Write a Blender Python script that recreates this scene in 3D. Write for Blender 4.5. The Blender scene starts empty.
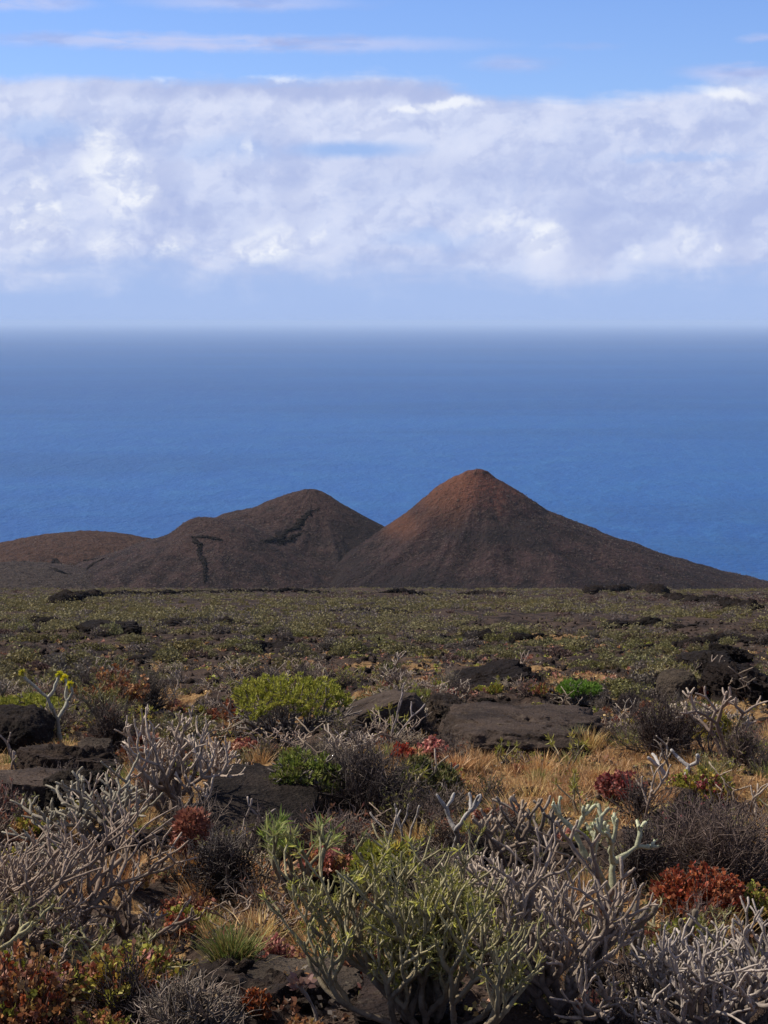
import bpy, math, random
import numpy as np
from mathutils import Vector

SC = bpy.context.scene
COL = SC.collection
R = math.radians
rng = np.random.default_rng(7)
random.seed(7)

# ------------------------------------------------------------------ camera
F_PX = 1911.0
HORIZON_ROW = 321.0
EYE = 1.9
PITCH = math.atan((512 - HORIZON_ROW) / F_PX)
cam_d = bpy.data.cameras.new("camera")
cam = bpy.data.objects.new("camera", cam_d)
COL.objects.link(cam)
cam.location = (0, 0, EYE)
cam.rotation_euler = (math.pi / 2 - PITCH, 0, 0)
cam_d.sensor_fit = 'VERTICAL'
cam_d.sensor_height = 24.0
cam_d.lens = F_PX / 1024 * 24.0
cam_d.clip_start = 0.1
cam_d.clip_end = 400000
SC.camera = cam
SC.render.resolution_x, SC.render.resolution_y = 768, 1024

# ------------------------------------------------------------------ light and colour management
SUN_EL, SUN_AZ = 48.0, -72.0
SUN_STRENGTH = 5.0
SKY_STRENGTH = 0.095
CLOUD_STRENGTH = 0.86
EXPOSURE = 0.22
HAZE_DENSITY = 2.8e-5
HAZE_COLOR = (0.65, 0.80, 0.97)
SC.view_settings.view_transform = 'Standard'
SC.view_settings.look = 'None'
SC.view_settings.gamma = 1
SC.view_settings.use_curve_mapping = False
SC.view_settings.exposure = EXPOSURE
sun_d = bpy.data.lights.new("sun", 'SUN')
sun_d.energy = SUN_STRENGTH
sun_d.angle = R(0.55)
sun_d.color = (1.0, 0.92, 0.80)
sun = bpy.data.objects.new("sun", sun_d)
COL.objects.link(sun)
sdir = Vector((math.sin(R(SUN_AZ)) * math.cos(R(SUN_EL)), math.cos(R(SUN_AZ)) * math.cos(R(SUN_EL)), math.sin(R(SUN_EL))))
sun.rotation_euler = sdir.to_track_quat('Z', 'Y').to_euler()
SC.cycles.max_bounces = 5
SC.cycles.diffuse_bounces = 3
SC.cycles.glossy_bounces = 2
SC.cycles.transmission_bounces = 2
SC.cycles.transparent_max_bounces = 8
SC.cycles.volume_bounces = 2
SC.cycles.use_denoising = True


# ------------------------------------------------------------------ node expression helper
class NX:
    def __init__(s, nt): s.nt = nt
    def node(s, t, **kw):
        n = s.nt.nodes.new(t)
        for k, v in kw.items(): setattr(n, k, v)
        return n
    def put(s, sock, v):
        if isinstance(v, V): s.nt.links.new(v.s, sock)
        elif isinstance(v, bpy.types.NodeSocket): s.nt.links.new(v, sock)
        elif v is not None: sock.default_value = v
    def math(s, op, *a, clamp=False):
        n = s.node('ShaderNodeMath', operation=op); n.use_clamp = clamp
        for i, v in enumerate(a): s.put(n.inputs[i], v)
        return V(s, n.outputs[0])
    def vec(s, x, y, z=0.0):
        n = s.node('ShaderNodeCombineXYZ')
        for i, v in enumerate((x, y, z)): s.put(n.inputs[i], v)
        return V(s, n.outputs[0])
    def sep(s, v):
        n = s.node('ShaderNodeSeparateXYZ'); s.put(n.inputs[0], v)
        return [V(s, o) for o in n.outputs]
    def noise(s, vec, scale=1.0, detail=5, rough=0.55, dist=0.0, lac=2.0):
        n = s.node('ShaderNodeTexNoise')
        s.put(n.inputs['Vector'], vec)
        for k, v in (('Scale', scale), ('Detail', detail), ('Roughness', rough), ('Distortion', dist), ('Lacunarity', lac)):
            n.inputs[k].default_value = v
        return V(s, n.outputs['Fac'])
    def voro(s, vec, scale=1.0, feature='F1', rnd=1.0):
        n = s.node('ShaderNodeTexVoronoi', feature=feature)
        s.put(n.inputs['Vector'], vec); n.inputs['Scale'].default_value = scale
        n.inputs['Randomness'].default_value = rnd
        return V(s, n.outputs['Distance'])
    def step(s, v, a, b):
        n = s.node('ShaderNodeMapRange', interpolation_type='SMOOTHSTEP')
        s.put(n.inputs[0], v); n.inputs[1].default_value = a; n.inputs[2].default_value = b
        return V(s, n.outputs[0])
    def mix(s, f, a, b, mode='MIX'):
        n = s.node('ShaderNodeMix', data_type='RGBA', blend_type=mode)
        n.clamp_factor = True
        s.put(n.inputs[0], f)
        for i, c in ((6, a), (7, b)):
            if isinstance(c, (tuple, list)): n.inputs[i].default_value = tuple(c[:3]) + (1,)
            else: s.put(n.inputs[i], c)
        return V(s, n.outputs[2])
    def scale_vec(s, v, sx, sy, sz):
        n = s.node('ShaderNodeVectorMath', operation='MULTIPLY')
        s.put(n.inputs[0], v); n.inputs[1].default_value = (sx, sy, sz)
        return V(s, n.outputs[0])

class V:
    def __init__(s, x, sock): s.x, s.s = x, sock
    def __add__(a, b): return a.x.math('ADD', a, b)
    __radd__ = __add__
    def __mul__(a, b): return a.x.math('MULTIPLY', a, b)
    __rmul__ = __mul__
    def __sub__(a, b): return a.x.math('SUBTRACT', a, b)
    def __rsub__(a, b): return a.x.math('SUBTRACT', b, a)
    def __truediv__(a, b): return a.x.math('DIVIDE', a, b)
    def clamp(a): return a.x.math('ADD', a, 0.0, clamp=True)


# ------------------------------------------------------------------ world: Nishita sky and cloud bank
world = bpy.data.worlds.new("World")
SC.world = world
world.use_nodes = True
nt = world.node_tree
nt.nodes.clear()
X = NX(nt)
sky = X.node('ShaderNodeTexSky', sky_type='NISHITA')
sky.sun_disc = False
sky.sun_elevation = R(SUN_EL)
sky.sun_rotation = R(SUN_AZ)
sky.altitude = 250
sky.air_density = 1.0
sky.dust_density = 0.3
sky.ozone_density = 1.0
tc = X.node('ShaderNodeTexCoord')
gx, gy, gz = X.sep(tc.outputs['Generated'])
K = F_PX / 100.0
az = X.math('ARCTAN2', gx, gy) * K        # unit: a hundred pixels of the photograph's scale, 3 degrees
el = X.math('ARCSINE', gz) * K

def col_up(y): return (math.atan((512 - y) / F_PX) - PITCH) * K
def col_x(x): return math.atan((x - 384.0) / 1945.0) * K

base = V(X, sky.outputs[0])
hsv = X.node('ShaderNodeHueSaturation')
hsv.inputs['Saturation'].default_value = 1.12
X.put(hsv.inputs['Color'], base)
base = X.mix(1.0, V(X, hsv.outputs[0]), (0.82, 0.93, 1.36), 'MULTIPLY')

P = X.vec(az, el, 0)
warp = X.noise(X.vec(az, el, 3.1), 0.9, 4, 0.55) - 0.5
warp2 = X.noise(X.vec(az, el, 9.7), 2.6, 5, 0.6) - 0.5
waz, wel = az + warp2 * 0.55 + warp * 0.5, el + warp2 * 0.35 + warp * 0.3

def blob(cx, cy, wx, wy, soft=1.0, a=None, b=None):
    """soft cloud patch centred at photo position cx, cy"""
    dx = ((a if a is not None else waz) - col_x(cx)) * (100.0 / wx)
    dy = ((b if b is not None else wel) - col_up(cy)) * (100.0 / wy)
    d = X.math('SQRT', dx * dx + dy * dy)
    return X.step(d, 1.0 + 0.35 * soft, 1.0 - 0.75 * soft)

def vmax(*a):
    o = a[0]
    for v in a[1:]: o = X.math('MAXIMUM', o, v)
    return o

# long layered noise (stretched sideways) and billowing noise
layer = X.noise(X.vec(az * 0.34, el * 1.7, 1.3), 1.0, 6, 0.55, 0.35)
layer2 = X.noise(X.vec(az * 0.8, el * 2.6, 7.3), 1.0, 6, 0.6, 0.5)
bill = X.noise(X.vec(az, el * 1.15, 5.5), 1.5, 8, 0.62, 0.25)
fine = X.noise(X.vec(az, el * 1.6, 2.2), 6.0, 6, 0.6, 0.2)

# coverage of the bank: from the horizon to a ragged top at about seven degrees
top = 2.34 - 0.20 * X.step(az, -0.3, 1.2) + 0.12 * X.step(az, 2.6, 3.6) + (layer - 0.5) * 0.5 + (layer2 - 0.5) * 0.35 + (X.noise(X.vec(az * 1.6, 0.0, 4.0), 1.0, 4, 0.6) - 0.5) * 0.22
bank = X.step(el - top, 0.10, -0.10)

# tones (linear)
c_low = (0.38, 0.52, 0.85)
c_body = (0.55, 0.64, 0.90)
c_grey = (0.41, 0.49, 0.78)
c_lite = (0.72, 0.77, 0.95)
c_white = (0.90, 0.93, 1.0)
c_blue = (0.33, 0.50, 0.87)

tone = X.step(layer * 0.6 + layer2 * 0.4, 0.36, 0.64)
c = X.mix(tone, c_grey, c_lite)
c = X.mix(0.45, c, c_body)
c = X.mix(X.step(bill, 0.50, 0.66) * 0.7, c, c_lite)
c = X.mix(X.step(bill, 0.47, 0.34) * 0.55, c, c_grey)
# light from the upper left models the billows
def billow(dx, dy, s_=1.0, seed=0.0):
    a_, e_ = waz + dx, (wel + dy) * 1.15
    v1 = X.voro(X.vec(a_, e_, seed), 2.3 * s_); v2 = X.voro(X.vec(a_, e_, seed + 3.0), 5.6 * s_)
    n_ = X.noise(X.vec(a_, e_, seed + 7.0), 1.7 * s_, 7, 0.6)
    return n_ * 1.5 - v1 * 0.55 - v2 * 0.30
emb = billow(0, 0) - billow(-0.07, 0.09)
emb2 = billow(0, 0, 0.45, 2.0) - billow(-0.16, 0.2, 0.45, 2.0)
vis = X.step(el, 0.2, 0.7)
c = X.mix(X.step(emb2, 0.02, 0.22) * 0.4 * vis, c, c_lite)
c = X.mix(X.step(emb2, -0.02, -0.24) * 0.4 * vis, c, c_grey)
c = X.mix(X.step(emb, 0.03, 0.20) * 0.28 * vis, c, c_lite)
c = X.mix(X.step(emb, -0.03, -0.22) * 0.3 * vis, c, c_grey)
# dark base band along the top of the bank and other greyer patches
grey = vmax(blob(330, 88, 260, 13, 1.0), blob(585, 235, 36, 60, 1.0) * 0.8, blob(165, 185, 26, 60, 1.0) * 0.7, blob(290, 190, 22, 70) * 0.55,
            blob(690, 78, 90, 12) * 0.3, blob(745, 235, 24, 60) * 0.5, blob(500, 170, 160, 20) * 0.35)
c = X.mix(grey * 0.75, c, c_grey)
blue = vmax(blob(352, 150, 70, 9, 1.0, az + warp * 0.3, el + warp2 * 0.1) * 0.9, blob(40, 132, 60, 14) * 0.5, blob(430, 240, 55, 12) * 0.4, blob(680, 160, 70, 6) * 0.45,
            blob(230, 150, 60, 14) * 0.35)
c = X.mix(blue, c, c_blue)
# sunlit cumulus heads
heads = vmax(blob(34, 215, 26, 38), blob(118, 178, 34, 48), blob(108, 140, 24, 20) * 0.8, blob(138, 195, 26, 14), blob(98, 252, 22, 16) * 0.7,
             blob(163, 251, 15, 12), blob(265, 248, 30, 17), blob(320, 235, 10, 7) * 0.6, blob(545, 238, 15, 18), blob(505, 222, 34, 10) * 0.6,
             blob(636, 255, 12, 8) * 0.6, blob(690, 240, 16, 16) * 0.55, blob(722, 248, 6, 5), blob(245, 152, 8, 12) * 0.5)
puff = X.step(bill * 0.55 + fine * 0.45, 0.42, 0.55)
c = X.mix(heads * (puff * 0.6 + 0.4) * (X.step(emb, -0.22, 0.10) * 0.75 + 0.25), c, c_white)
rims = vmax(blob(150, 73, 44, 5), blob(270, 76, 48, 5), blob(452, 103, 30, 6), blob(725, 97, 42, 8), blob(410, 108, 20, 4))
c = X.mix(rims * 0.85, c, c_white)
# the bank thins to pale blue air above the sea
lowf = X.step(el + (layer2 - 0.5) * 0.7 + (bill - 0.5) * 0.5, 0.72, 0.20)
c = X.mix(lowf * 0.92, c, c_low)
c = X.mix(X.step(el, 0.25, -0.05) * 0.6, c, (0.38, 0.51, 0.83))

# thin streaks of upper cloud, then unseen overhead cloud that shapes the ambient light
streak_n = X.noise(X.vec(az * 0.9, el * 6.0, 0.4), 1.0, 6, 0.62, 0.4)
sa, se = az + warp * 0.6, el + warp2 * 0.12
st = vmax(blob(215, 44, 260, 9, 1.0, sa, se), blob(30, 8, 60, 8, 1.0, sa, se) * 0.8, blob(250, 3, 110, 9, 1.0, sa, se) * 0.7, blob(520, 64, 45, 9, 1.0, sa, se) * 0.6,
          blob(740, 76, 62, 9, 1.0, sa, se) * 0.9, blob(765, 43, 22, 5, 1.0, sa, se) * 0.7, blob(590, 47, 34, 4, 1.0, sa, se) * 0.3)
overhead_fill = X.step(X.noise(X.vec(gx, gy, gz), 2.2, 6, 0.6, 0.3), 0.40, 0.60) * X.step(el, 3.6, 8.0)  # out-of-view cloud overhead, added to keep the ambient light neutral and warm
st = st * X.step(streak_n, 0.22, 0.55)
col_st = X.mix(X.step(layer2, 0.4, 0.6), (0.40, 0.46, 0.76), (0.56, 0.62, 0.90))

def bg(color, strength):
    n = X.node('ShaderNodeBackground'); X.put(n.inputs[0], color); n.inputs[1].default_value = strength
    return n.outputs[0]
def mixs(f, a, b):
    n = X.node('ShaderNodeMixShader'); X.put(n.inputs[0], f); X.put(n.inputs[1], a); X.put(n.inputs[2], b)
    return n.outputs[0]
s0 = bg(base, SKY_STRENGTH)
s1 = mixs(overhead_fill * 0.9, mixs(st * 0.85, s0, bg(col_st, CLOUD_STRENGTH)), bg((0.25, 0.225, 0.195, 1), 1.0))
s2 = mixs(bank * X.step(el, -0.3, -0.1) , s1, bg(c, CLOUD_STRENGTH))
out = X.node('ShaderNodeOutputWorld')
nt.links.new(s2, out.inputs[0])
world.cycles.sampling_method = 'MANUAL'
world.cycles.sample_map_resolution = 512


# ------------------------------------------------------------------ numpy noise
def _hash(ix, iy, iz=0, seed=0):
    n = (ix.astype(np.int64) * 374761393 + iy.astype(np.int64) * 668265263 + np.asarray(iz).astype(np.int64) * 2147483647 + seed * 974634777)
    n = (n ^ (n >> 13)) * 1274126177
    n = n & 0x7fffffff
    n = (n ^ (n >> 16)) * 1911520717
    return ((n & 0xffffff) / float(0xffffff))

def vnoise2(x, y, seed=0):
    ix, iy = np.floor(x), np.floor(y)
    fx, fy = x - ix, y - iy
    fx = fx * fx * fx * (fx * (fx * 6 - 15) + 10); fy = fy * fy * fy * (fy * (fy * 6 - 15) + 10)
    a, b = _hash(ix, iy, 0, seed), _hash(ix + 1, iy, 0, seed)
    c_, d = _hash(ix, iy + 1, 0, seed), _hash(ix + 1, iy + 1, 0, seed)
    return (a + (b - a) * fx) * (1 - fy) + (c_ + (d - c_) * fx) * fy

def fbm2(x, y, oct=5, seed=0, rough=0.5):
    s, a, t = 0, 1.0, 0
    for i in range(oct):
        k = 2.03 ** i
        s = s + a * vnoise2(x * k + i * 17.3, y * k - i * 9.1, seed + i); t += a; a *= rough
    return s / t - 0.5

def ridge2(x, y, oct=4, seed=0, rough=0.5):
    s, a, t = 0, 1.0, 0
    for i in range(oct):
        k = 2.03 ** i
        s = s + a * (1 - np.abs(2 * vnoise2(x * k + i * 7.3, y * k - i * 3.1, seed + i) - 1)); t += a; a *= rough
    return s / t

def vnoise3(p, seed=0):
    i = np.floor(p); f = p - i
    f = f * f * (3 - 2 * f)
    r = 0
    for dx in (0, 1):
        for dy in (0, 1):
            for dz in (0, 1):
                w = (f[:, 0] if dx else 1 - f[:, 0]) * (f[:, 1] if dy else 1 - f[:, 1]) * (f[:, 2] if dz else 1 - f[:, 2])
                r = r + w * _hash(i[:, 0] + dx, i[:, 1] + dy, i[:, 2] + dz, seed)
    return r

def fbm3(p, oct=4, seed=0, rough=0.5):
    s, a, t = 0, 1.0, 0
    for k in range(oct):
        s = s + a * (vnoise3(p * 2.03 ** k + k * 5.7, seed + k) - 0.5); t += a; a *= rough
    return s / t

def smooth(a, b, x):
    t = np.clip((x - a) / (b - a), 0, 1)
    return t * t * (3 - 2 * t)


# ------------------------------------------------------------------ mesh helpers
def mesh_from(name, verts, faces_by_n, mats=None, colors=None, mat_idx=None, shade=True):
    """faces_by_n: list of int arrays, each (k, n)"""
    verts = np.asarray(verts, dtype=np.float32)
    me = bpy.data.meshes.new(name)
    faces_by_n = [f for f in faces_by_n if len(f)]
    nl = sum(f.size for f in faces_by_n); nf = sum(len(f) for f in faces_by_n)
    me.vertices.add(len(verts)); me.vertices.foreach_set('co', verts.ravel())
    me.loops.add(nl); me.polygons.add(nf)
    me.loops.foreach_set('vertex_index', np.concatenate([f.ravel() for f in faces_by_n]).astype(np.int32))
    tot = np.concatenate([np.full(len(f), f.shape[1], dtype=np.int32) for f in faces_by_n])
    start = np.concatenate([[0], np.cumsum(tot)[:-1]]).astype(np.int32)
    me.polygons.foreach_set('loop_start', start)
    me.polygons.foreach_set('loop_total', tot)
    if shade: me.polygons.foreach_set('use_smooth', np.ones(nf, dtype=bool))
    if mat_idx is not None: me.polygons.foreach_set('material_index', np.asarray(mat_idx, dtype=np.int32))
    if colors is not None:
        ca = me.color_attributes.new('Col', 'FLOAT_COLOR', 'POINT')
        cc = np.ones((len(verts), 4), dtype=np.float32); cc[:, :3] = colors
        ca.data.foreach_set('color', cc.ravel())
    for m in (mats or []): me.materials.append(m)
    me.update(calc_edges=True)
    return me

def link(name, me, parent=None, loc=None, rotz=0.0, scale=1.0):
    o = bpy.data.objects.new(name, me)
    COL.objects.link(o)
    if parent is not None: o.parent = parent
    if loc is not None: o.location = loc
    o.rotation_euler = (0, 0, rotz)
    o.scale = (scale,) * 3 if np.isscalar(scale) else scale
    return o

def tag(o, label=None, cat=None, group=None, kind=None):
    for k, v in (('label', label), ('category', cat), ('group', group), ('kind', kind)):
        if v: o[k] = v
    return o

class Geo:
    """collects tubes, leaves and blades with vertex colours, then makes ONE mesh"""
    def __init__(s): s.v, s.f3, s.f4, s.c, s.n = [], [], [], [], 0
    def add(s, v, f, c):
        v = np.asarray(v).reshape(-1, 3); f = np.asarray(f)
        c = np.broadcast_to(np.asarray(c), v.shape)
        s.v.append(v); s.c.append(c)
        (s.f4 if f.shape[1] == 4 else s.f3).append(f + s.n)
        s.n += len(v)
    def tubes(s, polys, n=5, jit=0.0):
        """polys: list of (pts (m,3), radii (m,), colour (3,) or (m,3))"""
        by = {}
        for p in polys: by.setdefault(len(p[0]), []).append(p)
        for m, ps in by.items():
            P_ = np.array([p[0] for p in ps]); Rr = np.array([p[1] for p in ps])
            C_ = np.array([np.broadcast_to(p[2], (m, 3)) for p in ps])
            T = np.gradient(P_, axis=1); T /= np.linalg.norm(T, axis=2, keepdims=True) + 1e-9
            ch = P_[:, -1] - P_[:, 0]
            ref = np.zeros((len(ps), 3)); ref[np.arange(len(ps)), np.argmin(np.abs(ch), axis=1)] = 1
            A = np.cross(T, ref[:, None, :]); A /= np.linalg.norm(A, axis=2, keepdims=True) + 1e-9
            B = np.cross(T, A)
            th = np.linspace(0, 2 * np.pi, n, endpoint=False)
            ring = A[:, :, None, :] * np.cos(th)[None, None, :, None] + B[:, :, None, :] * np.sin(th)[None, None, :, None]
            VV = P_[:, :, None, :] + ring * Rr[:, :, None, None]
            CC = np.broadcast_to(C_[:, :, None, :], VV.shape)
            i, j = np.meshgrid(np.arange(m - 1), np.arange(n), indexing='ij')
            q = np.stack([i * n + j, i * n + (j + 1) % n, (i + 1) * n + (j + 1) % n, (i + 1) * n + j], -1).reshape(-1, 4)
            F = (q[None] + (np.arange(len(ps)) * m * n)[:, None, None]).reshape(-1, 4)
            s.add(VV.reshape(-1, 3), F, CC.reshape(-1, 3))
    def leaves(s, org, d, L, W, c, fold=0.0, wide=0.5):
        """one diamond leaf per row"""
        org, d = np.asarray(org, float), np.asarray(d, float)
        k = len(org)
        if k == 0: return
        d = d / (np.linalg.norm(d, axis=1, keepdims=True) + 1e-9)
        r = rng.normal(size=(k, 3)); r[:, 2] *= 0.5
        a = np.cross(d, r); a /= np.linalg.norm(a, axis=1, keepdims=True) + 1e-9
        nrm = np.cross(d, a)
        L = np.broadcast_to(L, (k,))[:, None]; W = np.broadcast_to(W, (k,))[:, None]
        mid = org + d * L * wide + nrm * L * fold
        vv = np.stack([org, mid + a * W / 2, org + d * L, mid - a * W / 2], 1)
        cc = np.repeat(np.asarray(c)[:, None, :] if np.ndim(c) == 2 else np.broadcast_to(c, (k, 3))[:, None, :], 4, 1)
        f = np.arange(4)[None] + 4 * np.arange(k)[:, None]
        s.add(vv.reshape(-1, 3), f, cc.reshape(-1, 3))
    def blades(s, org, d, L, W, c, bend=0.3):
        """curved grass blades: quad + tip triangle"""
        k = len(org)
        d = d / (np.linalg.norm(d, axis=1, keepdims=True) + 1e-9)
        th = rng.uniform(0, 2 * np.pi, k)
        a = np.stack([np.cos(th), np.sin(th), np.zeros(k)], 1)
        L = np.broadcast_to(L, (k,))[:, None]; W = np.broadcast_to(W, (k,))[:, None]
        droop = np.array([0, 0, -1.0])[None] * L * bend * rng.uniform(0.2, 1, (k, 1))
        side = d * np.array([1, 1, 0])[None] * L * bend * rng.uniform(0.3, 1, (k, 1))
        m = org + d * L * 0.55 + side * 0.15
        t = org + d * L + side * 0.8 + droop * 0.6
        vv = np.stack([org - a * W / 2, org + a * W / 2, m + a * W * 0.4, m - a * W * 0.4, t], 1)
        cc = np.repeat(np.asarray(c)[:, None, :], 5, 1)
        b = 5 * np.arange(k)[:, None]
        base_n = s.n
        s.add(vv.reshape(-1, 3), np.array([[0, 1, 2, 3]]) + b, cc.reshape(-1, 3))
        s.f3.append(np.array([[3, 2, 4]]) + b + base_n)
    def mesh(s, name, mat, shade=True):
        v = np.concatenate(s.v); c = np.concatenate(s.c)
        fs = []
        if s.f4: fs.append(np.concatenate(s.f4))
        if s.f3: fs.append(np.concatenate(s.f3))
        return mesh_from(name, v, fs, [mat], c, shade=shade)


# ------------------------------------------------------------------ materials
def new_mat(name):
    m = bpy.data.materials.new(name); m.use_nodes = True
    m.node_tree.nodes.clear()
    x = NX(m.node_tree)
    return m, x
def finish(x, shader):
    o = x.node('ShaderNodeOutputMaterial'); x.nt.links.new(shader, o.inputs[0])
def principled(x, color, rough=0.8, bump=None, bstr=0.5, bdist=0.02, spec=0.25):
    p = x.node('ShaderNodeBsdfPrincipled')
    x.put(p.inputs['Base Color'], color if isinstance(color, V) else tuple(color) + (1,))
    x.put(p.inputs['Roughness'], rough)
    p.inputs['Specular IOR Level'].default_value = spec
    if bump is not None:
        b = x.node('ShaderNodeBump'); b.inputs['Strength'].default_value = bstr; b.inputs['Distance'].default_value = bdist
        x.put(b.inputs['Height'], bump)
        x.nt.links.new(b.outputs[0], p.inputs['Normal'])
    return p.outputs[0]
def attr_col(x, name='Col'):
    a = x.node('ShaderNodeVertexColor'); a.layer_name = name
    return V(x, a.outputs[0])
def hue_var(x, c, dv=0.25, dh=0.02):
    oi = x.node('ShaderNodeObjectInfo')
    h = x.node('ShaderNodeHueSaturation')
    r = V(x, oi.outputs['Random'])
    x.put(h.inputs['Value'], r * (2 * dv) + (1 - dv))
    x.put(h.inputs['Hue'], (r * 7.31 - x.math('FLOOR', r * 7.31)) * (2 * dh) + (0.5 - dh))
    x.put(h.inputs['Color'], c)
    return V(x, h.outputs[0])

def make_bark():
    m, x = new_mat('bark')
    t = x.node('ShaderNodeTexCoord')
    n = x.noise(t.outputs['Object'], 30, 5, 0.7)
    n2 = x.noise(t.outputs['Object'], 9, 3, 0.6)
    c = attr_col(x)
    c = x.mix(x.step(n, 0.50, 0.64) * 0.6, c, (0.075, 0.055, 0.042))
    c = x.mix(x.step(n2, 0.55, 0.75) * 0.35, c, (0.40, 0.35, 0.27))
    c = hue_var(x, c, 0.15, 0.01)
    finish(x, principled(x, c, 0.85, n, 0.6, 0.01, 0.2)); return m
def make_leaf():
    m, x = new_mat('leaf')
    c = hue_var(x, attr_col(x), 0.18, 0.015)
    p = principled(x, c, 0.6, spec=0.2)
    tr = x.node('ShaderNodeBsdfTranslucent'); x.put(tr.inputs[0], c)
    mx = x.node('ShaderNodeMixShader'); mx.inputs[0].default_value = 0.25
    x.nt.links.new(p, mx.inputs[1]); x.nt.links.new(tr.outputs[0], mx.inputs[2])
    finish(x, mx.outputs[0]); return m
def make_rock(name, c1, c2, lichen, lich_amt=0.5, bdist=0.03, sc=1.0):
    m, x = new_mat(name)
    g = x.node('ShaderNodeNewGeometry')
    pos = g.outputs['Position']
    n1 = x.noise(pos, 1.6 * sc, 6, 0.65)
    n2 = x.noise(pos, 11 * sc, 5, 0.7)
    v = x.voro(pos, 30 * sc)
    n3 = x.noise(pos, 55 * sc, 3, 0.6)
    c = x.mix(x.step(n1, 0.36, 0.62), c1, c2)
    c = x.mix(x.step(n2, 0.54, 0.70) * lich_amt, c, lichen)
    c = x.mix(x.step(n3, 0.5, 0.3) * 0.5, c, (0.015, 0.012, 0.011))
    n4 = x.noise(pos, 140 * sc, 3, 0.6)
    h = n2 * 0.8 + v * 0.35 + n3 * 0.45 + n4 * 0.15
    c = hue_var(x, c, 0.12, 0.01)
    finish(x, principled(x, c, 0.95, h, 1.0, bdist * 1.6, 0.08)); return m

M_BARK, M_LEAF = make_bark(), make_leaf()
M_ROCK = make_rock('lava_rock', (0.018, 0.013, 0.011), (0.055, 0.039, 0.030), (0.15, 0.125, 0.09), 0.4)
M_SLAB = make_rock('lava_slab', (0.032, 0.024, 0.019), (0.070, 0.052, 0.040), (0.15, 0.125, 0.09), 0.45, 0.02)
M_DARKSLAB = make_rock('lava_slab_dark', (0.012, 0.0095, 0.008), (0.034, 0.026, 0.021), (0.085, 0.072, 0.056), 0.35)
M_RIDGE = make_rock('lava_ridge', (0.008, 0.006, 0.005), (0.018, 0.013, 0.011), (0.035, 0.028, 0.024), 0.2, 0.1, 0.2)


# ------------------------------------------------------------------ terrain height
SLOPE = 0.1365
SEA_Z = -248.0
def g_height(x, y, fine=True):
    x = np.asarray(x, float); y = np.asarray(y, float)
    edge = 395 + 60 * fbm2(x / 60.0, y * 0, 3, 5)
    z = -SLOPE * y
    over = np.clip(y - edge, 0, None)
    z = z - (np.sqrt(over ** 2 + 15 ** 2) - 15) * 0.045
    far = smooth(20, 250, y)
    z = z + fbm2(x / 24.0, y / 30.0, 3, 11) * (0.35 + 0.9 * far)
    z = z + fbm2(x / 5.0, y / 6.0, 3, 21) * (0.28 + 0.4 * far)
    if fine:
        near = 1 - smooth(60, 140, y)
        rd = ridge2(x / 1.5, y / 1.7, 4, 31, 0.55)
        z = z + (rd - 0.62) * 0.30 * (0.35 + near)
        z = z + fbm2(x / 0.30, y / 0.34, 4, 41, 0.6) * 0.14 * near
    # shoreline cliffs
    z = z - 40 * smooth(1420, 1560, y)
    # camera stands on level ground
    return z * 1.0
Z0 = float(g_height(np.array([0.0]), np.array([0.0]))[0])
def gh(x, y, fine=True): return g_height(x, y, fine) - Z0 * np.exp(-np.asarray(y, float) ** 2 / 18.0)

def pix_dir(px, py):
    c, s_ = math.cos(PITCH), math.sin(PITCH)
    return np.array([px - 384.0, F_PX * c + (512 - py) * s_, -F_PX * s_ + (512 - py) * c])
def pix_ground(px, py, fn=gh, y0=4.0, y1=600.0, step=1.01):
    """where the sight line through a photo position meets the ground"""
    d = pix_dir(px, py)
    ys = y0 * np.cumprod(np.full(int(math.log(y1 / y0) / math.log(step)) + 1, step))
    t = ys / d[1]
    xs, zs = d[0] * t, EYE + d[2] * t
    hit = np.where(zs < fn(xs, ys))[0]
    i = hit[0] if len(hit) else len(ys) - 1
    x_, y_ = xs[i], ys[i]
    return float(x_), float(y_), float(fn(np.array([x_]), np.array([y_]))[0])
def pix_of(x, y, z):
    c, s_ = math.cos(PITCH), math.sin(PITCH)
    zz = z - EYE
    f = y * c - zz * s_; u = y * s_ + zz * c
    return 384 + F_PX * x / f, 512 - F_PX * u / f

# soil patches: (px, py, half width px, half height px)
SOIL = [(590, 935, 70, 30), (420, 775, 50, 14), (230, 900, 40, 16), (150, 880, 40, 12), (520, 800, 60, 14), (520, 768, 75, 14), (650, 765, 110, 13), (740, 790, 60, 12), (280, 935, 60, 22), (585, 965, 50, 30), (310, 720, 30, 6), (340, 925, 50, 14), (560, 640, 40, 4), (690, 775, 40, 8), (490, 745, 30, 8)]
SOILW = []
for (a, b, w, h) in SOIL:
    x_, y_, _ = pix_ground(a, b, lambda x, y: gh(x, y, False))
    x1, _, _ = pix_ground(a + w, b, lambda x, y: gh(x, y, False)); _, y1, _ = pix_ground(a, b - h, lambda x, y: gh(x, y, False))
    SOILW.append((x_, y_, max(x1 - x_, .2), max(y1 - y_, .2)))
def soil_mask(x, y):
    m = np.zeros_like(x)
    w = fbm2(x / 0.9, y / 1.3, 4, 77) * 1.6
    for (a, b, sx, sy) in SOILW:
        d = np.sqrt(((x - a) / sx) ** 2 + ((y - b) / sy) ** 2)
        m = np.maximum(m, smooth(1.25, 0.75, d + w))
    g = fbm2(x / 1.7, y / 2.4, 4, 88) + .5
    m = np.maximum(m, smooth(.53, .60, g) * .85 * smooth(60, 30, y))
    return m

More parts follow.
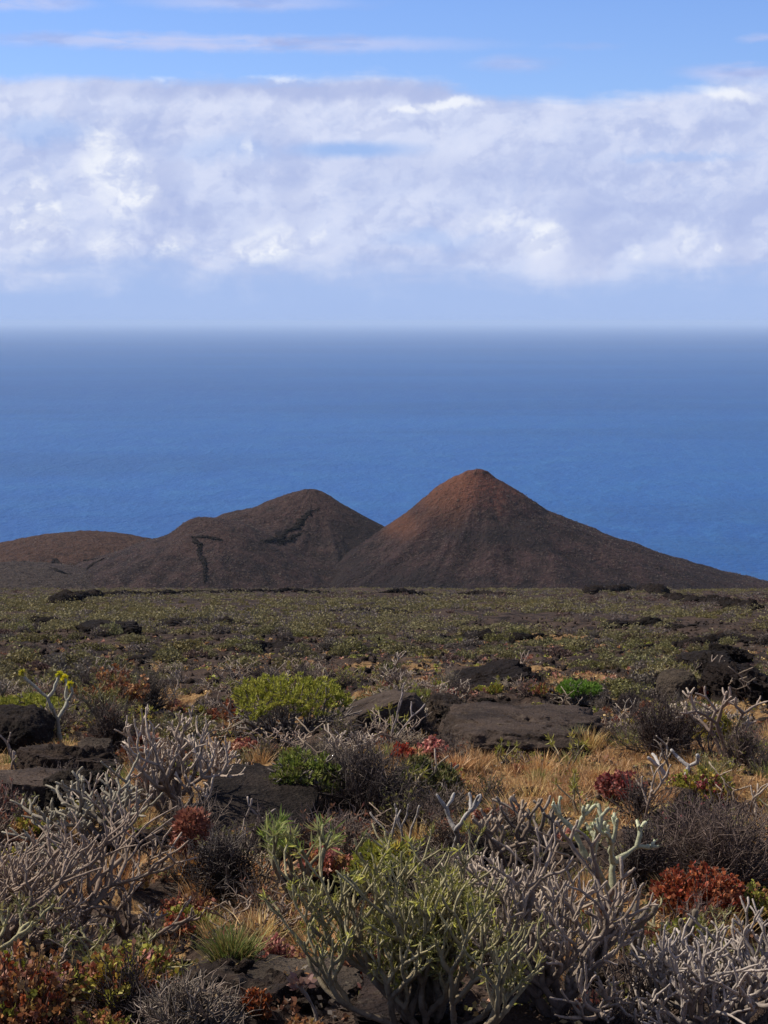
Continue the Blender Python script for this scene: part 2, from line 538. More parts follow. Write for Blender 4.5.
def build_ground():
    ys = [-30, -20, -12, -8, -5, -3.5]
    y = -2.5
    while y < 1650:
        ys.append(y)
        if y < 6: dy = 0.12
        elif y < 420: dy = min(max(0.00036 * y * y, 0.022), 0.011 * y)
        else: dy = 0.02 * y
        y += dy
    ys = np.array(ys)
    u = np.concatenate([-np.geomspace(12, 1.04, 40), np.linspace(-1, 1, 620), np.geomspace(1.04, 12, 40)])
    half = np.where(ys < 4, 4 * 0.24 + 1.6, ys * 0.24 + 1.6)
    Xg = half[:, None] * u[None, :]; Yg = np.repeat(ys[:, None], len(u), 1)
    Zg = gh(Xg.ravel(), Yg.ravel()).reshape(Xg.shape)
    m = soil_mask(Xg.ravel(), Yg.ravel()).reshape(Xg.shape)
    v = np.stack([Xg, Yg, Zg], -1).reshape(-1, 3)
    nr, nc = Xg.shape
    i, j = np.meshgrid(np.arange(nr - 1), np.arange(nc - 1), indexing='ij')
    q = np.stack([i * nc + j, i * nc + j + 1, (i + 1) * nc + j + 1, (i + 1) * nc + j], -1).reshape(-1, 4)
    cc = np.zeros((len(v), 3)); cc[:, 0] = m.ravel()
    mat, x = new_mat('lava_field')
    g = x.node('ShaderNodeNewGeometry'); pos = g.outputs['Position']
    n0 = x.noise(pos, 0.09, 5, 0.6); n1 = x.noise(pos, 0.9, 6, 0.65); n2 = x.noise(pos, 7, 5, 0.7); n3 = x.noise(pos, 40, 4, 0.65)
    vr = x.voro(pos, 9); vr2 = x.voro(pos, 26)
    lava = x.mix(x.step(n1, 0.38, 0.62), (0.018, 0.013, 0.011), (0.070, 0.047, 0.035))
    lava = x.mix(x.step(n0, 0.45, 0.62) * 0.4, lava, (0.085, 0.055, 0.036))
    lava = x.mix(x.step(n2, 0.55, 0.72) * 0.45, lava, (0.13, 0.11, 0.085))
    lava = x.mix(x.step(n3, 0.48, 0.30) * 0.6, lava, (0.010, 0.008, 0.008))
    soil = x.mix(x.step(n2, 0.40, 0.60), (0.16, 0.085, 0.035), (0.30, 0.19, 0.085))
    soil = x.mix(x.step(n3, 0.52, 0.35) * 0.5, soil, (0.07, 0.04, 0.025))
    sm, _, _ = x.sep(attr_col(x))
    c_ = x.mix(x.step(sm + (n2 - 0.5) * 0.9, 0.35, 0.65), lava, soil)
    hgt = n1 * 1.0 + n2 * 0.5 + vr * 0.35 + vr2 * 0.15 + n3 * 0.12
    finish(x, principled(x, c_, 0.95, hgt, 1.0, 0.12, 0.08))
    me = mesh_from('ground', v, [q], [mat], cc)
    tag(link('ground', me), 'rough dark lava field with reddish and golden soil patches sloping to the sea', kind='structure')
build_ground()

# ------------------------------------------------------------------ sea
def build_sea():
    m, x = new_mat('sea_water')
    g = x.node('ShaderNodeNewGeometry'); pos = V(x, g.outputs['Position'])
    px_, py_, _ = x.sep(pos)
    w1 = x.noise(x.vec(px_ * 0.010, py_ * 0.006, 0), 1.0, 8, 0.62, 0.2)
    w2 = x.noise(x.vec(px_ * 0.08, py_ * 0.05, 3.0), 1.0, 4, 0.6)
    w3 = x.noise(x.vec(px_ * 0.035, py_ * 0.012, 6.0), 1.0, 6, 0.7)
    band = x.noise(x.vec(px_ * 0.00006, py_ * 0.00035, 1.0), 1.0, 4, 0.55, 0.3)
    c_ = x.mix(x.step(band, 0.35, 0.65), (0.003, 0.056, 0.215), (0.006, 0.076, 0.260))
    c_ = x.mix(x.step(w1, 0.42, 0.66) * 0.35, c_, (0.018, 0.11, 0.26))
    c_ = x.mix(x.step(w3, 0.50, 0.68) * 0.35, c_, (0.03, 0.135, 0.30))
    w4 = x.noise(x.vec(px_ * 0.0006, py_ * 0.0022, 2.0), 1.0, 6, 0.65, 0.5)
    c_ = x.mix(x.step(w4, 0.46, 0.62) * 0.45, c_, (0.004, 0.055, 0.18))
    foam = x.step(x.noise(x.vec(px_ * 0.05, py_ * 0.02, 8.0), 1.0, 3, 0.5), 0.80, 0.83)
    c_ = x.mix(foam * 0.8, c_, (0.75, 0.8, 0.85))
    s = principled(x, c_, 0.5, w1 * 3.5 + w2 * 1.6 + w3 * 0.8, 1.0, 2.4, 0.22)
    finish(x, s)
    ys = np.array([900, 3000, 9000, 30000, 75000, 140000.0])
    xs = np.array([-140000, -40000, -8000, -1500, 0, 1500, 8000, 40000, 140000.0])
    Xg, Yg = np.meshgrid(xs, ys)
    v = np.stack([Xg, Yg, np.full_like(Xg, SEA_Z)], -1).reshape(-1, 3)
    nc = len(xs); i, j = np.meshgrid(np.arange(len(ys) - 1), np.arange(nc - 1), indexing='ij')
    q = np.stack([i * nc + j, i * nc + j + 1, (i + 1) * nc + j + 1, (i + 1) * nc + j], -1).reshape(-1, 4)
    tag(link('sea', mesh_from('sea', v, [q], [m])), 'wide deep blue ocean fading into pale haze below the clouds', kind='structure')
build_sea()

# ------------------------------------------------------------------ hills (cinder cones)
HILLS = []
def hill_profile(peak, pts, D):
    """pixel outline beside the summit -> (radius m, drop m)"""
    mpp = D / (F_PX * math.cos(PITCH))
    r = [0] + [abs(p[0] - peak[0]) * mpp for p in pts]
    h = [0] + [(p[1] - peak[1]) * mpp for p in pts]
    r.append(r[-1] + 120); h.append(h[-1] + 120 * 0.33)
    return np.array(r), np.array(h)
class Hill:
    def __init__(s, peak, left, right, D, front_k=1.0, seed=0, gully=1.0):
        d = pix_dir(*peak); t = D / d[1]
        s.c = np.array([d[0] * t, D, EYE + d[2] * t]); s.seed = seed; s.gully = gully
        s.L = hill_profile(peak, left, D); s.R = hill_profile(peak, right, D); s.fk = front_k
        HILLS.append(s)
    def height(s, x, y):
        dx, dy = x - s.c[0], (y - s.c[1]) * s.fk
        r = np.hypot(dx, dy) + 1e-6
        w = 0.5 + 0.5 * np.clip(dx / r * 1.25, -1, 1)
        th = np.arctan2(dy, dx)
        rw = r * (1 + 0.0 * w)
        drop = np.interp(rw, *s.R) * w + np.interp(rw, *s.L) * (1 - w)
        off = np.abs(np.sin(th))             # gullies only off the outline's line
        gul = (ridge2(th * 5.0 + r * 0.01, r / 90.0, 3, s.seed + 3) - 0.6) * smooth(8, 70, r) * 7.5 * off * s.gully
        det = fbm2(x / 14, y / 14, 5, s.seed, 0.55) * smooth(3, 40, r) * 2.6 + fbm2(x / 3.0, y / 3.0, 3, s.seed + 9) * 0.9
        return s.c[2] - drop - gul + det
    def merged(s, x, y):
        z = s.height(x, y)
        for o in getattr(s, 'join', []):
            b = o.height(x, y); k = 9.0; t = np.clip(.5 + .5 * (b - z) / k, 0, 1)
            z = z * (1 - t) + b * t + k * t * (1 - t)
        return z
    def mesh(s, name, mat, label, rad=330):
        nr, na = 190, 300
        rr = np.concatenate([[0.3], np.geomspace(1.5, rad, nr - 1)]); aa = np.linspace(0, 2 * np.pi, na, endpoint=False)
        A, Rr = np.meshgrid(aa, rr)
        x = s.c[0] + np.cos(A) * Rr; y = s.c[1] + np.sin(A) * Rr / s.fk
        z = s.merged(x.ravel(), y.ravel()).reshape(x.shape)
        x0, y0 = s.c[0], s.c[1]
        v = np.stack([x - x0, y - y0, z - s.c[2]], -1).reshape(-1, 3)
        i, j = np.meshgrid(np.arange(nr - 1), np.arange(na), indexing='ij')
        q = np.stack([i * na + j, i * na + (j + 1) % na, (i + 1) * na + (j + 1) % na, (i + 1) * na + j], -1).reshape(-1, 4)
        capn = np.arange(na)[None, :]
        me = mesh_from(name, v, [q, capn], [mat])
        tag(link(name, me, loc=tuple(s.c)), label, kind='structure')

def hill_mat(name, c_dark, c_mid, c_red, top_red=30.0, black=None, orange=None):
    m, x = new_mat(name)
    t = x.node('ShaderNodeTexCoord'); pos = V(x, t.outputs['Object'])
    ax, ay, azz = x.sep(pos)
    n0 = x.noise(pos, 0.022, 5, 0.6, 0.4); n1 = x.noise(pos, 0.09, 6, 0.68, 0.3); n2 = x.noise(pos, 0.7, 4, 0.65)
    n3 = x.noise(pos, 0.30, 5, 0.7)
    c_ = x.mix(x.step(n1, 0.38, 0.62), c_dark, c_mid)
    h = azz + (n0 - 0.5) * 70 + (n1 - 0.5) * 26
    c_ = x.mix(x.step(h, -top_red, -2.0), c_, c_red)
    c_ = x.mix(x.step(n2, 0.52, 0.62) * 0.6, c_, (0.125, 0.092, 0.075))
    c_ = x.mix(x.step(x.noise(pos, 1.6, 3, 0.7), 0.55, 0.42) * 0.5, c_, (0.02, 0.013, 0.012))
    c_ = x.mix(x.step(n3, 0.50, 0.36) * 0.6, c_, (0.022, 0.014, 0.013))
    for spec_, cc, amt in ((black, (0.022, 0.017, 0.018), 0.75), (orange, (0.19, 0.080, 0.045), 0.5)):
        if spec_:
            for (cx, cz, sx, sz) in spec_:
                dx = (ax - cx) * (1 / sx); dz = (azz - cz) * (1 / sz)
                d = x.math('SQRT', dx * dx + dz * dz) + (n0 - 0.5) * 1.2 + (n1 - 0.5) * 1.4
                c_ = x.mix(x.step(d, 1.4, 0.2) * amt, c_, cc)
    finish(x, principled(x, c_, 0.95, n1 * 2.0 + n2 * 0.9 + n3 * 1.4, 1.0, 2.2, 0.1)); return m
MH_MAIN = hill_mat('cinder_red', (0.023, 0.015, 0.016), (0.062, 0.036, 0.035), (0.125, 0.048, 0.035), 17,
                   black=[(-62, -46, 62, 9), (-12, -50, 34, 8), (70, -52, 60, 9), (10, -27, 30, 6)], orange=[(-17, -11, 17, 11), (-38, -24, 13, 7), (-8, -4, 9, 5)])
MH_MID = hill_mat('cinder_brown', (0.024, 0.017, 0.018), (0.068, 0.041, 0.038), (0.070, 0.040, 0.035), 18,
                  black=[(26, -24, 14, 26)], orange=None)
MH_RED = hill_mat('cinder_rust', (0.045, 0.026, 0.021), (0.100, 0.050, 0.034), (0.090, 0.048, 0.034), 30)
MH_GREY = hill_mat('cinder_grey', (0.040, 0.031, 0.029), (0.090, 0.068, 0.060), (0.065, 0.050, 0.042), 8)

main_h = Hill((478, 468.5), [(470, 470), (454, 477), (435, 489), (422, 500), (404, 515), (386, 528), (368, 541), (330, 565), (285, 592), (230, 612)],
              [(488, 471), (496, 478), (517, 490), (538, 503), (549, 512), (571, 521), (596, 532), (626, 543), (669, 559), (713, 572), (748, 582), (790, 592), (900, 622)], 900, 1.0, 101)
mid_h = Hill((311, 489), [(303, 490), (289, 494), (268, 502), (247, 511), (229, 515), (205, 523), (160, 545), (80, 580), (0, 610)],
             [(319, 490), (331, 497), (351, 509), (384, 528), (425, 552), (500, 590)], 960, 0.9, 141)
sh_h = Hill((198, 517), [(190, 519), (182, 524), (167, 535), (151, 541), (125, 549), (100, 558), (60, 573), (0, 590), (-80, 604)],
            [(206, 517.5), (222, 519), (245, 525), (290, 548), (360, 590)], 890, 0.8, 171)
red_h = Hill((88, 534), [(60, 535.5), (30, 539), (0, 545), (-40, 556), (-120, 585)], [(110, 535), (125, 538), (140, 541), (165, 549), (220, 575), (280, 600)], 1010, 0.7, 191, 0.5)
low_h = Hill((10, 566), [(-20, 567), (-80, 575), (-200, 600)], [(50, 568), (90, 576), (150, 592), (260, 612)], 850, 0.8, 211, 0.4)
mid_h.join = [sh_h]; HILLS.remove(sh_h)
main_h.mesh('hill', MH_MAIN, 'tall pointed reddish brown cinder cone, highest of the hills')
mid_h.mesh('hill', MH_MID, 'broad brown cinder cone with a lower shoulder, a dark lava streak and a wall', 340)
red_h.mesh('hill', MH_RED, 'low rounded rust coloured hill behind the grey slope', 240)
low_h.mesh('hill', MH_GREY, 'low grey slope in front of the rust coloured hill', 200)
def far_h(x, y):
    z = gh(x, y, False)
    for h in HILLS: z = np.maximum(z, h.merged(x, y))
    return z
#PLANTS
# ------------------------------------------------------------------ plant builders
def unit(v): return v / (np.linalg.norm(v) + 1e-9)
def lerp(a, b, t): return np.asarray(a) * (1 - t) + np.asarray(b) * t

def grow(r, n_main=5, levels=5, L0=0.3, ratio=0.82, spread=32, up=0.12, incl=(15, 65), fork=(2, 3), r0=0.02, r1=0.009,
         cb=(0.12, 0.09, 0.075), ct=(0.34, 0.29, 0.25), wob=0.15, seg=6, stop=0.08):
    """dichotomously forking succulent stems; returns polylines and tips (pos, dir) in unit size"""
    polys, tips = [], []
    stack = []
    for k in range(n_main):
        a = 2 * math.pi * (k + r.uniform(-.35, .35)) / n_main; i = R(r.uniform(*incl)) * (0.35 if k == 0 else 1)
        stack.append((np.array([0, 0, -0.02]) + r.normal(size=3) * 0.01, np.array([math.sin(i) * math.cos(a), math.sin(i) * math.sin(a), math.cos(i)]), L0 * r.uniform(.8, 1.2), 0))
    while stack:
        p, d, L, lv = stack.pop()
        t = lv / levels
        ra, rb = r0 + (r1 - r0) * t, r0 + (r1 - r0) * min(1, (lv + 1) / levels)
        pts = [p]; dd = d
        for s_ in range(seg - 1):
            dd = unit(dd + r.normal(size=3) * wob + np.array([0, 0, up * 0.6]))
            pts.append(pts[-1] + dd * L / (seg - 1))
        last = lv >= levels or (lv >= 2 and r.random() < stop)
        rad = np.linspace(ra, rb, seg) * (1 + 0.15 * r.normal(size=seg))
        if last:
            rad = rad * np.linspace(1.0, 0.82, seg)
            pts.append(pts[-1] + dd * rb * 1.0); pts.append(pts[-1] + dd * rb * 0.5)
            rad = np.concatenate([rad, [rb * 0.62, rb * 0.12]])
            tips.append((pts[-2], dd))
        tt = np.clip((lv + np.linspace(0, 1, len(pts))) / (levels + 1), 0, 1)[:, None] ** 1.8
        col = (np.array(cb)[None] * (1 - tt) + np.array(ct)[None] * tt) * r.uniform(0.78, 1.15)
        polys.append([np.array(pts), rad, col])
        if not last:
            nf = r.integers(fork[0], fork[1] + 1)
            a0 = r.uniform(0, 2 * math.pi)
            ax = unit(np.cross(dd, [0.3, 0.2, 1.0])); bx = np.cross(dd, ax)
            for f in range(nf):
                a = a0 + 2 * math.pi * f / nf + r.uniform(-.4, .4); sp = R(spread * r.uniform(.6, 1.3))
                nd = unit(dd * math.cos(sp) + (ax * math.cos(a) + bx * math.sin(a)) * math.sin(sp) + np.array([0, 0, up]))
                if nd[2] < -0.05: nd[2] *= 0.2
                stack.append((pts[-1] - dd * rb * 0.3, nd, L * ratio * r.uniform(.6, 1.3), lv + 1))
    return polys, tips

def fit(polys, tips, w, h, squeeze=True):
    """scale the skeleton to a width and height in metres; radii stay as given"""
    tp = np.array([t[0] for t in tips])
    cx = 0.5 * (np.percentile(tp[:, 0], 2) + np.percentile(tp[:, 0], 98))
    sx = w / (np.percentile(tp[:, 0], 98) - np.percentile(tp[:, 0], 2) + 1e-6)
    sz = h / max(np.percentile(tp[:, 2], 98), 1e-6)
    sy = w / (np.percentile(tp[:, 1], 98) - np.percentile(tp[:, 1], 2) + 1e-6)
    S = np.array([sx, min(sy, sx * 1.5), sz])
    for p in polys: p[0] = p[0] * S
    tips = [(t[0] * S, unit(t[1] * S)) for t in tips]
    return polys, tips

def tip_leaves(g, r, tips, n, L, W, cols, spread=0.9, back=0.0, prob=1.0):
    org, dr, cc, LL = [], [], [], []
    cols = np.asarray(cols)
    for (p, d) in tips:
        if r.random() > prob: continue
        k = int(n * r.uniform(.6, 1.3)); base_c = cols[r.integers(len(cols))]
        for _ in range(k):
            v = unit(d + r.normal(size=3) * spread)
            org.append(p - d * r.uniform(0, back)); dr.append(v); LL.append(L * r.uniform(.6, 1.25))
            cc.append(base_c * r.uniform(.75, 1.25) + r.normal(size=3) * 0.006)
    if org:
        LL = np.array(LL)
        g.leaves(np.array(org), np.array(dr), LL, LL * W, np.clip(np.array(cc), 0.003, 1), fold=0.08, wide=0.55)

SILVER = dict(cb=(0.15, 0.11, 0.085), ct=(0.54, 0.44, 0.34))
TAN = dict(cb=(0.12, 0.085, 0.065), ct=(0.47, 0.365, 0.265))
OLIVEST = dict(cb=(0.17, 0.125, 0.09), ct=(0.40, 0.36, 0.19))
BROWNST = dict(cb=(0.09, 0.065, 0.05), ct=(0.32, 0.25, 0.19))
LV_YG = [(0.32, 0.31, 0.05), (0.27, 0.27, 0.045), (0.38, 0.34, 0.07), (0.20, 0.20, 0.04)]
LV_OL = [(0.19, 0.17, 0.05), (0.16, 0.145, 0.055), (0.22, 0.19, 0.07)]
LV_GREEN = [(0.16, 0.22, 0.04), (0.21, 0.26, 0.05), (0.25, 0.28, 0.07), (.16, .15, .06)]
LV_ORANGE = [(0.40, 0.17, 0.07), (0.48, 0.25, 0.13), (0.32, 0.11, 0.05), (0.40, 0.25, 0.08), (0.26, 0.16, 0.09)]
LV_RED = [(0.34, 0.070, 0.032), (0.25, 0.05, 0.028), (0.40, 0.13, 0.06)]
LV_PINK = [(0.46, 0.20, 0.15), (0.38, 0.14, 0.11), (0.52, 0.28, 0.20)]
LV_WINE = [(0.30, 0.07, 0.07), (0.22, 0.05, 0.05), (0.38, 0.13, 0.11)]
LV_YEL = [(0.42, 0.30, 0.05), (0.34, 0.26, 0.05), (0.26, 0.24, 0.04)]
LV_MIX = LV_ORANGE + LV_YG + LV_YEL[:2] + LV_PINK[:1] + LV_ORANGE[:2]
LV_RUST = [(0.26, 0.11, 0.065), (0.20, 0.085, 0.055), (0.33, 0.16, 0.09)]

def g_spurge(r, w, h, style, wob=.15, n_main=7, levels=5, rad=(0.024, 0.0085), leaves=None, nl=9, Ll=0.05, prob=1.0, spread=30, up=0.13, incl=(20, 72), stop=0.06, fork=(2, 3)):
    polys, tips = grow(r, n_main, levels, spread=spread, up=up, incl=incl, r0=rad[0], r1=rad[1], stop=stop, fork=fork, wob=wob, **style)
    polys, tips = fit(polys, tips, w, h)
    g = Geo(); g.tubes(polys, 6)
    out = {'branches': (g, M_BARK)}
    if leaves is not None:
        l = Geo(); tip_leaves(l, r, tips, nl, Ll, 0.16, leaves, 0.75, 0.03, prob)
        if l.n: out['leaves'] = (l, M_LEAF)
    return out

def g_candelabra(r, w, h, style, n_main=2, levels=3, rad=(0.022, 0.014), leaves=None, nl=14, Ll=0.08, flowers=None, incl=(4, 30), spread=34, up=0.22, fork=(2, 3), L0=0.5, ratio=0.62, prob=1.0, lw=0.12):
    polys, tips = grow(r, n_main, levels, L0=L0, ratio=ratio, spread=spread, up=up, incl=incl, r0=rad[0], r1=rad[1], stop=0.05, fork=fork, wob=0.12, **style)
    polys, tips = fit(polys, tips, w, h)
    g = Geo(); g.tubes(polys, 7)
    out = {'branches': (g, M_BARK)}
    if leaves is not None:
        l = Geo(); tip_leaves(l, r, tips, nl, Ll, lw, leaves, 0.6, 0.03, prob); out['leaves'] = (l, M_LEAF)
    if flowers is not None:
        for q_, tp_ in enumerate(tips):
            l = Geo(); tip_leaves(l, r, [tp_], 90, 0.05, 0.5, flowers, 1.2, 0.0); out['flower_head' + '#' * q_] = (l, M_LEAF)
    return out

def g_twiggy(r, w, h, cols, n=150, rad=0.004, leaves=None, nl=300, Ll=0.03):
    """dense bush of thin crooked twigs"""
    polys = []; pts_end = []
    for k in range(n):
        a = r.uniform(0, 2 * math.pi); i = R(r.uniform(5, 82)); d = np.array([math.sin(i) * math.cos(a), math.sin(i) * math.sin(a), math.cos(i)])
        reach = r.uniform(0.7, 1.05)
        p = np.array([r.normal() * 0.04 * w, r.normal() * 0.04 * w, 0]); pts = [p]; dd = d
        for s_ in range(5):
            dd = unit(dd + r.normal(size=3) * 0.22 + np.array([0, 0, 0.05]))
            pts.append(pts[-1] + dd * reach / 5 * np.array([w / 2, w / 2, h]))
        c = np.array(cols[r.integers(len(cols))]) * r.uniform(.7, 1.3)
        polys.append([np.array(pts), np.linspace(rad * 1.8, rad * 0.6, 6), c])
        for s_ in range(6):
            b = pts[r.integers(2, 6)]; d2 = unit(dd + r.normal(size=3) * 0.75 + np.array([0, 0, .2])); ln = r.uniform(.10, .26) * (w + h) / 2
            m_ = b + d2 * ln * .5 + r.normal(size=3) * ln * .08; e = b + d2 * ln + r.normal(size=3) * ln * .12
            polys.append([np.array([b, m_, e]), np.array([rad * .8, rad * .6, rad * .3]), c * r.uniform(.8, 1.35)]); pts_end.append((e, d2))
    g = Geo(); g.tubes(polys, 3)
    out = {'branches': (g, M_BARK)}
    if leaves is not None:
        l = Geo(); sel = [pts_end[i] for i in r.choice(len(pts_end), min(nl, len(pts_end)), replace=False)]
        tip_leaves(l, r, sel, 4, Ll, 0.35, leaves, 1.0, 0.02); out['leaves'] = (l, M_LEAF)
    return out

def g_dome(r, w, h, leaves, stem_style, n_main=9, levels=4, nl=18, Ll=0.055, skirt=0.60):
    """round shrub: bare forked stems below, a shallow cap of leaves on top"""
    polys, tips = grow(r, n_main, levels, spread=28, up=0.05, incl=(15, 68), r0=0.026, r1=0.008, stop=0.0, fork=(2, 3), **stem_style)
    polys, tips = fit(polys, tips, w, h)
    # pull the tips on to a dome
    g = Geo(); g.tubes(polys, 5)
    n = int(420 * max(w, .6)); th = r.uniform(0, 2 * math.pi, n); rr = np.sqrt(r.uniform(0, 1, n)) * (1 + 0.05 * np.sin(th * 5 + r.uniform(0, 6)) + 0.04 * np.sin(th * 9))
    zz = h * (skirt + (1 - skirt) * np.sqrt(np.clip(1 - (rr * .93) ** 2, 0, 1))) * (1 + 0.08 * r.normal(size=n))
    extra = []
    lumpy = fbm2(np.cos(th) * rr * 2.2 + w * 9, np.sin(th) * rr * 2.2 + h * 7, 3, 19)
    rr = rr * (1 + .2 * lumpy); zz = zz * (1 + .25 * lumpy)
    for a, q, z, lu in zip(th, rr, zz, lumpy):
        if lu < -.14 and r.random() < .6: continue
        nrm = unit(np.array([math.cos(a) * q, math.sin(a) * q, 1.4])); extra.append((np.array([math.cos(a) * q * w / 2, math.sin(a) * q * w / 2, z]), nrm))
    l = Geo(); tip_leaves(l, r, extra, nl, Ll, 0.22, leaves, 0.7, 0.03)
    tw = [[np.array([e[0] - e[1] * 0.16 - np.array([0, 0, .05]), e[0] - e[1] * .05, e[0]]), np.array([.006, .005, .004]), np.array(stem_style['ct']) * .9] for e in extra[::3]]
    g.tubes(tw, 4)
    return {'branches': (g, M_BARK), 'leaves': (l, M_LEAF)}

def g_dock(r, w, h, cols, n=60, Ll=0.05, stems=True, leafw=0.75, upright=.8):
    """leafy clump: short stems with broad leaves, red, orange or green"""
    polys, sp = [], []
    for k in range(n):
        a = r.uniform(0, 2 * math.pi); q = math.sqrt(r.uniform(0, 1)); zt = h * (0.35 + .65 * math.sqrt(max(0, 1 - q * q * .9))) * r.uniform(.6, 1.1)
        e = np.array([math.cos(a) * q * w / 2, math.sin(a) * q * w / 2, zt]); b = e * np.array([.35, .35, 0])
        m_ = (b + e) / 2 + r.normal(size=3) * .03
        polys.append([np.array([b, m_, e]), np.array([.005, .004, .003]), np.array([.13, .075, .055]) * r.uniform(.6, 1.5)])
        sp.append((e, unit(e - b))); sp.append(((m_ + e) / 2, unit(e - b)))
    g = Geo(); g.tubes(polys, 4)
    l = Geo(); tip_leaves(l, r, sp, 12, Ll * .62, leafw, cols, 1.0, 0.05)
    return {'branches': (g, M_BARK), 'leaves': (l, M_LEAF)}

def g_fluffy(r, w, h, cols, n=900, L=.05):
    """dense head of tiny dry flowers on stalks"""
    d = r.normal(size=(n, 3)); d /= np.linalg.norm(d, axis=1, keepdims=True); d *= r.uniform(.35, 1, (n, 1)) ** .5
    lump = 1 + .25 * fbm3(d * 2.2 + r.uniform(0, 50), 3, 3) * 2
    pos = d * lump[:, None] * np.array([w / 2, w / 2, h * .42]) + np.array([0, 0, h * .58])
    c = np.array(cols)[r.integers(0, len(cols), n)] * r.uniform(.6, 1.3, (n, 1))
    l = Geo(); l.leaves(pos, d + r.normal(size=(n, 3)) * .5, L * r.uniform(.4, 1, n), L * .45, c, .1)
    polys = []
    for k in range(24):
        e = pos[k * 3]; polys.append([np.array([e * [.15, .15, 0], e * [.5, .5, .5], e]), np.array([.006, .005, .003]), np.array((.13, .07, .04)) * r.uniform(.6, 1.4)])
    g = Geo(); g.tubes(polys, 4)
    return {'branches': (g, M_BARK), 'leaves': (l, M_LEAF)}

def g_grass(r, w, h, cols, n=160):
    o = np.stack([r.normal(size=n) * w * .16, r.normal(size=n) * w * .16, np.zeros(n)], 1)
    d = np.stack([o[:, 0] / w * 2.4 + r.normal(size=n) * .25, o[:, 1] / w * 2.4 + r.normal(size=n) * .25, np.ones(n)], 1)
    c = np.array(cols)[r.integers(0, len(cols), n)] * r.uniform(.7, 1.3, (n, 1))
    g = Geo(); g.blades(o, d, h * r.uniform(.5, 1.1, n), .006, c, .35)
    return {'blades': (g, M_LEAF)}
GRASS_C = [(.50, .31, .12), (.58, .40, .18), (.42, .23, .09), (.54, .37, .19)]
GRASSG_C = [(.20, .24, .06), (.28, .27, .08), (.13, .19, .05), (.40, .32, .12)]

def build_parts(name, parts, single=False):
    """{part: (Geo, material)} -> a thing; one mesh when it has a single part"""
    if len(parts) == 1:
        (k, (g, m)), = parts.items()
        return link(name, g.mesh(name, m))
    root = link(name, None)
    for k, (g, m) in parts.items(): link(k.rstrip('#'), g.mesh(k.rstrip('#'), m), root)
    return root

def place(px, py):
    x, y, z = pix_ground(px, py)
    return x, y, z, y / (F_PX * math.cos(PITCH))

KEEP = []      # (x, y, radius) footprints of the placed plants and slabs
_seed = [100]
def feature(gen, name, label, cat, px, py, wpx, hpx, group=None, sink=0.02, **kw):
    x, y, z, m = place(px, py)
    _seed[0] += 1
    r = np.random.default_rng(_seed[0])
    o = build_parts(name, gen(r, wpx * m, hpx * m, **kw))
    o.location = (x, y, z - sink)
    tag(o, label, cat, group)
    KEEP.append((x, y, wpx * m * .36))
    return o

# ------------------------------------------------------------------ rocks and slabs
def ico(sub):
    import bmesh
    bm = bmesh.new(); bmesh.ops.create_icosphere(bm, subdivisions=sub, radius=1.0)
    v = np.array([list(a.co) for a in bm.verts]); f = np.array([[a.index for a in q.verts] for q in bm.faces]); bm.free()
    return v, f
ICO = {k: ico(k) for k in (1, 2, 4, 5, 6)}
def rock_mesh(name, seed, dims, sub=4, amp=.35, mat=None, freq=1.3, flat=0.0, boxy=0.0, crag=0.0):
    v, f = ICO[sub]; v = v.copy()
    if boxy: v = v / (np.abs(v) ** (2 + 6 * boxy)).sum(1, keepdims=True) ** (1 / (2 + 6 * boxy))
    n = fbm3(v * freq + seed * 3.1, 5, seed, .55)
    rn = np.abs(fbm3(v * freq * 2.1 + seed * 5.1, 4, seed + 5, .55))
    k = 1 + amp * 2.2 * n - amp * .8 * rn
    v = v * k[:, None] * np.array(dims)
    if flat: v[:, 2] = np.where(v[:, 2] > flat * dims[2], flat * dims[2] + (v[:, 2] - flat * dims[2]) * .25, v[:, 2])
    if sub >= 5:
        u_ = v / (np.linalg.norm(v, axis=1, keepdims=True) + 1e-6)
        mean = (dims[0] + dims[2]) / 2
        w = fbm3(v / mean * 3.4 + seed, 6, seed + 2, .62)
        cr = np.abs(fbm3(v / mean * 2.6 + seed * 1.7, 3, seed + 8, .5)); crack = np.exp(-(cr / .018) ** 2)
        v = v + u_ * (w * (.22 + .6 * crag) - crack * (.04 + .10 * crag))[:, None] * min(mean, dims[2] * 1.5)
        if crag:   # layered, broken ledges
            lz = dims[2] * .28; q = v[:, 2] / lz; fl = np.floor(q); fr = q - fl
            v[:, 2] = lz * (fl + smooth(.25, .75, fr)) * (.5 + .5 * crag) + v[:, 2] * (.5 - .5 * crag)
    return mesh_from(name, v, [f], [mat or M_ROCK])
def slab(label, px, py, wpx, hpx, thick, mat, seed, tilt=(0, 0, 0), depth=None, flat=.5, amp=.2, name='lava_slab', lift=0.0, cat='lava rock', crag=0.0):
    x, y, z, m = place(px, py)
    w = wpx * m / 2; d = depth if depth else w * .8
    me = rock_mesh(name, seed, (w, d, thick), 6, amp, mat, 1.1, flat, .12 if name == 'lava_rock' else .3, crag)
    o = link(name, me, loc=(x, y + d * .6, float(gh(np.array([x]), np.array([y + d * .6]))[0]) + lift))
    o.rotation_euler = tuple(R(a) for a in tilt)
    tag(o, label, cat, kind='thing')
    KEEP.append((x, y + d * .6, max(w, d) * .8))
    return o

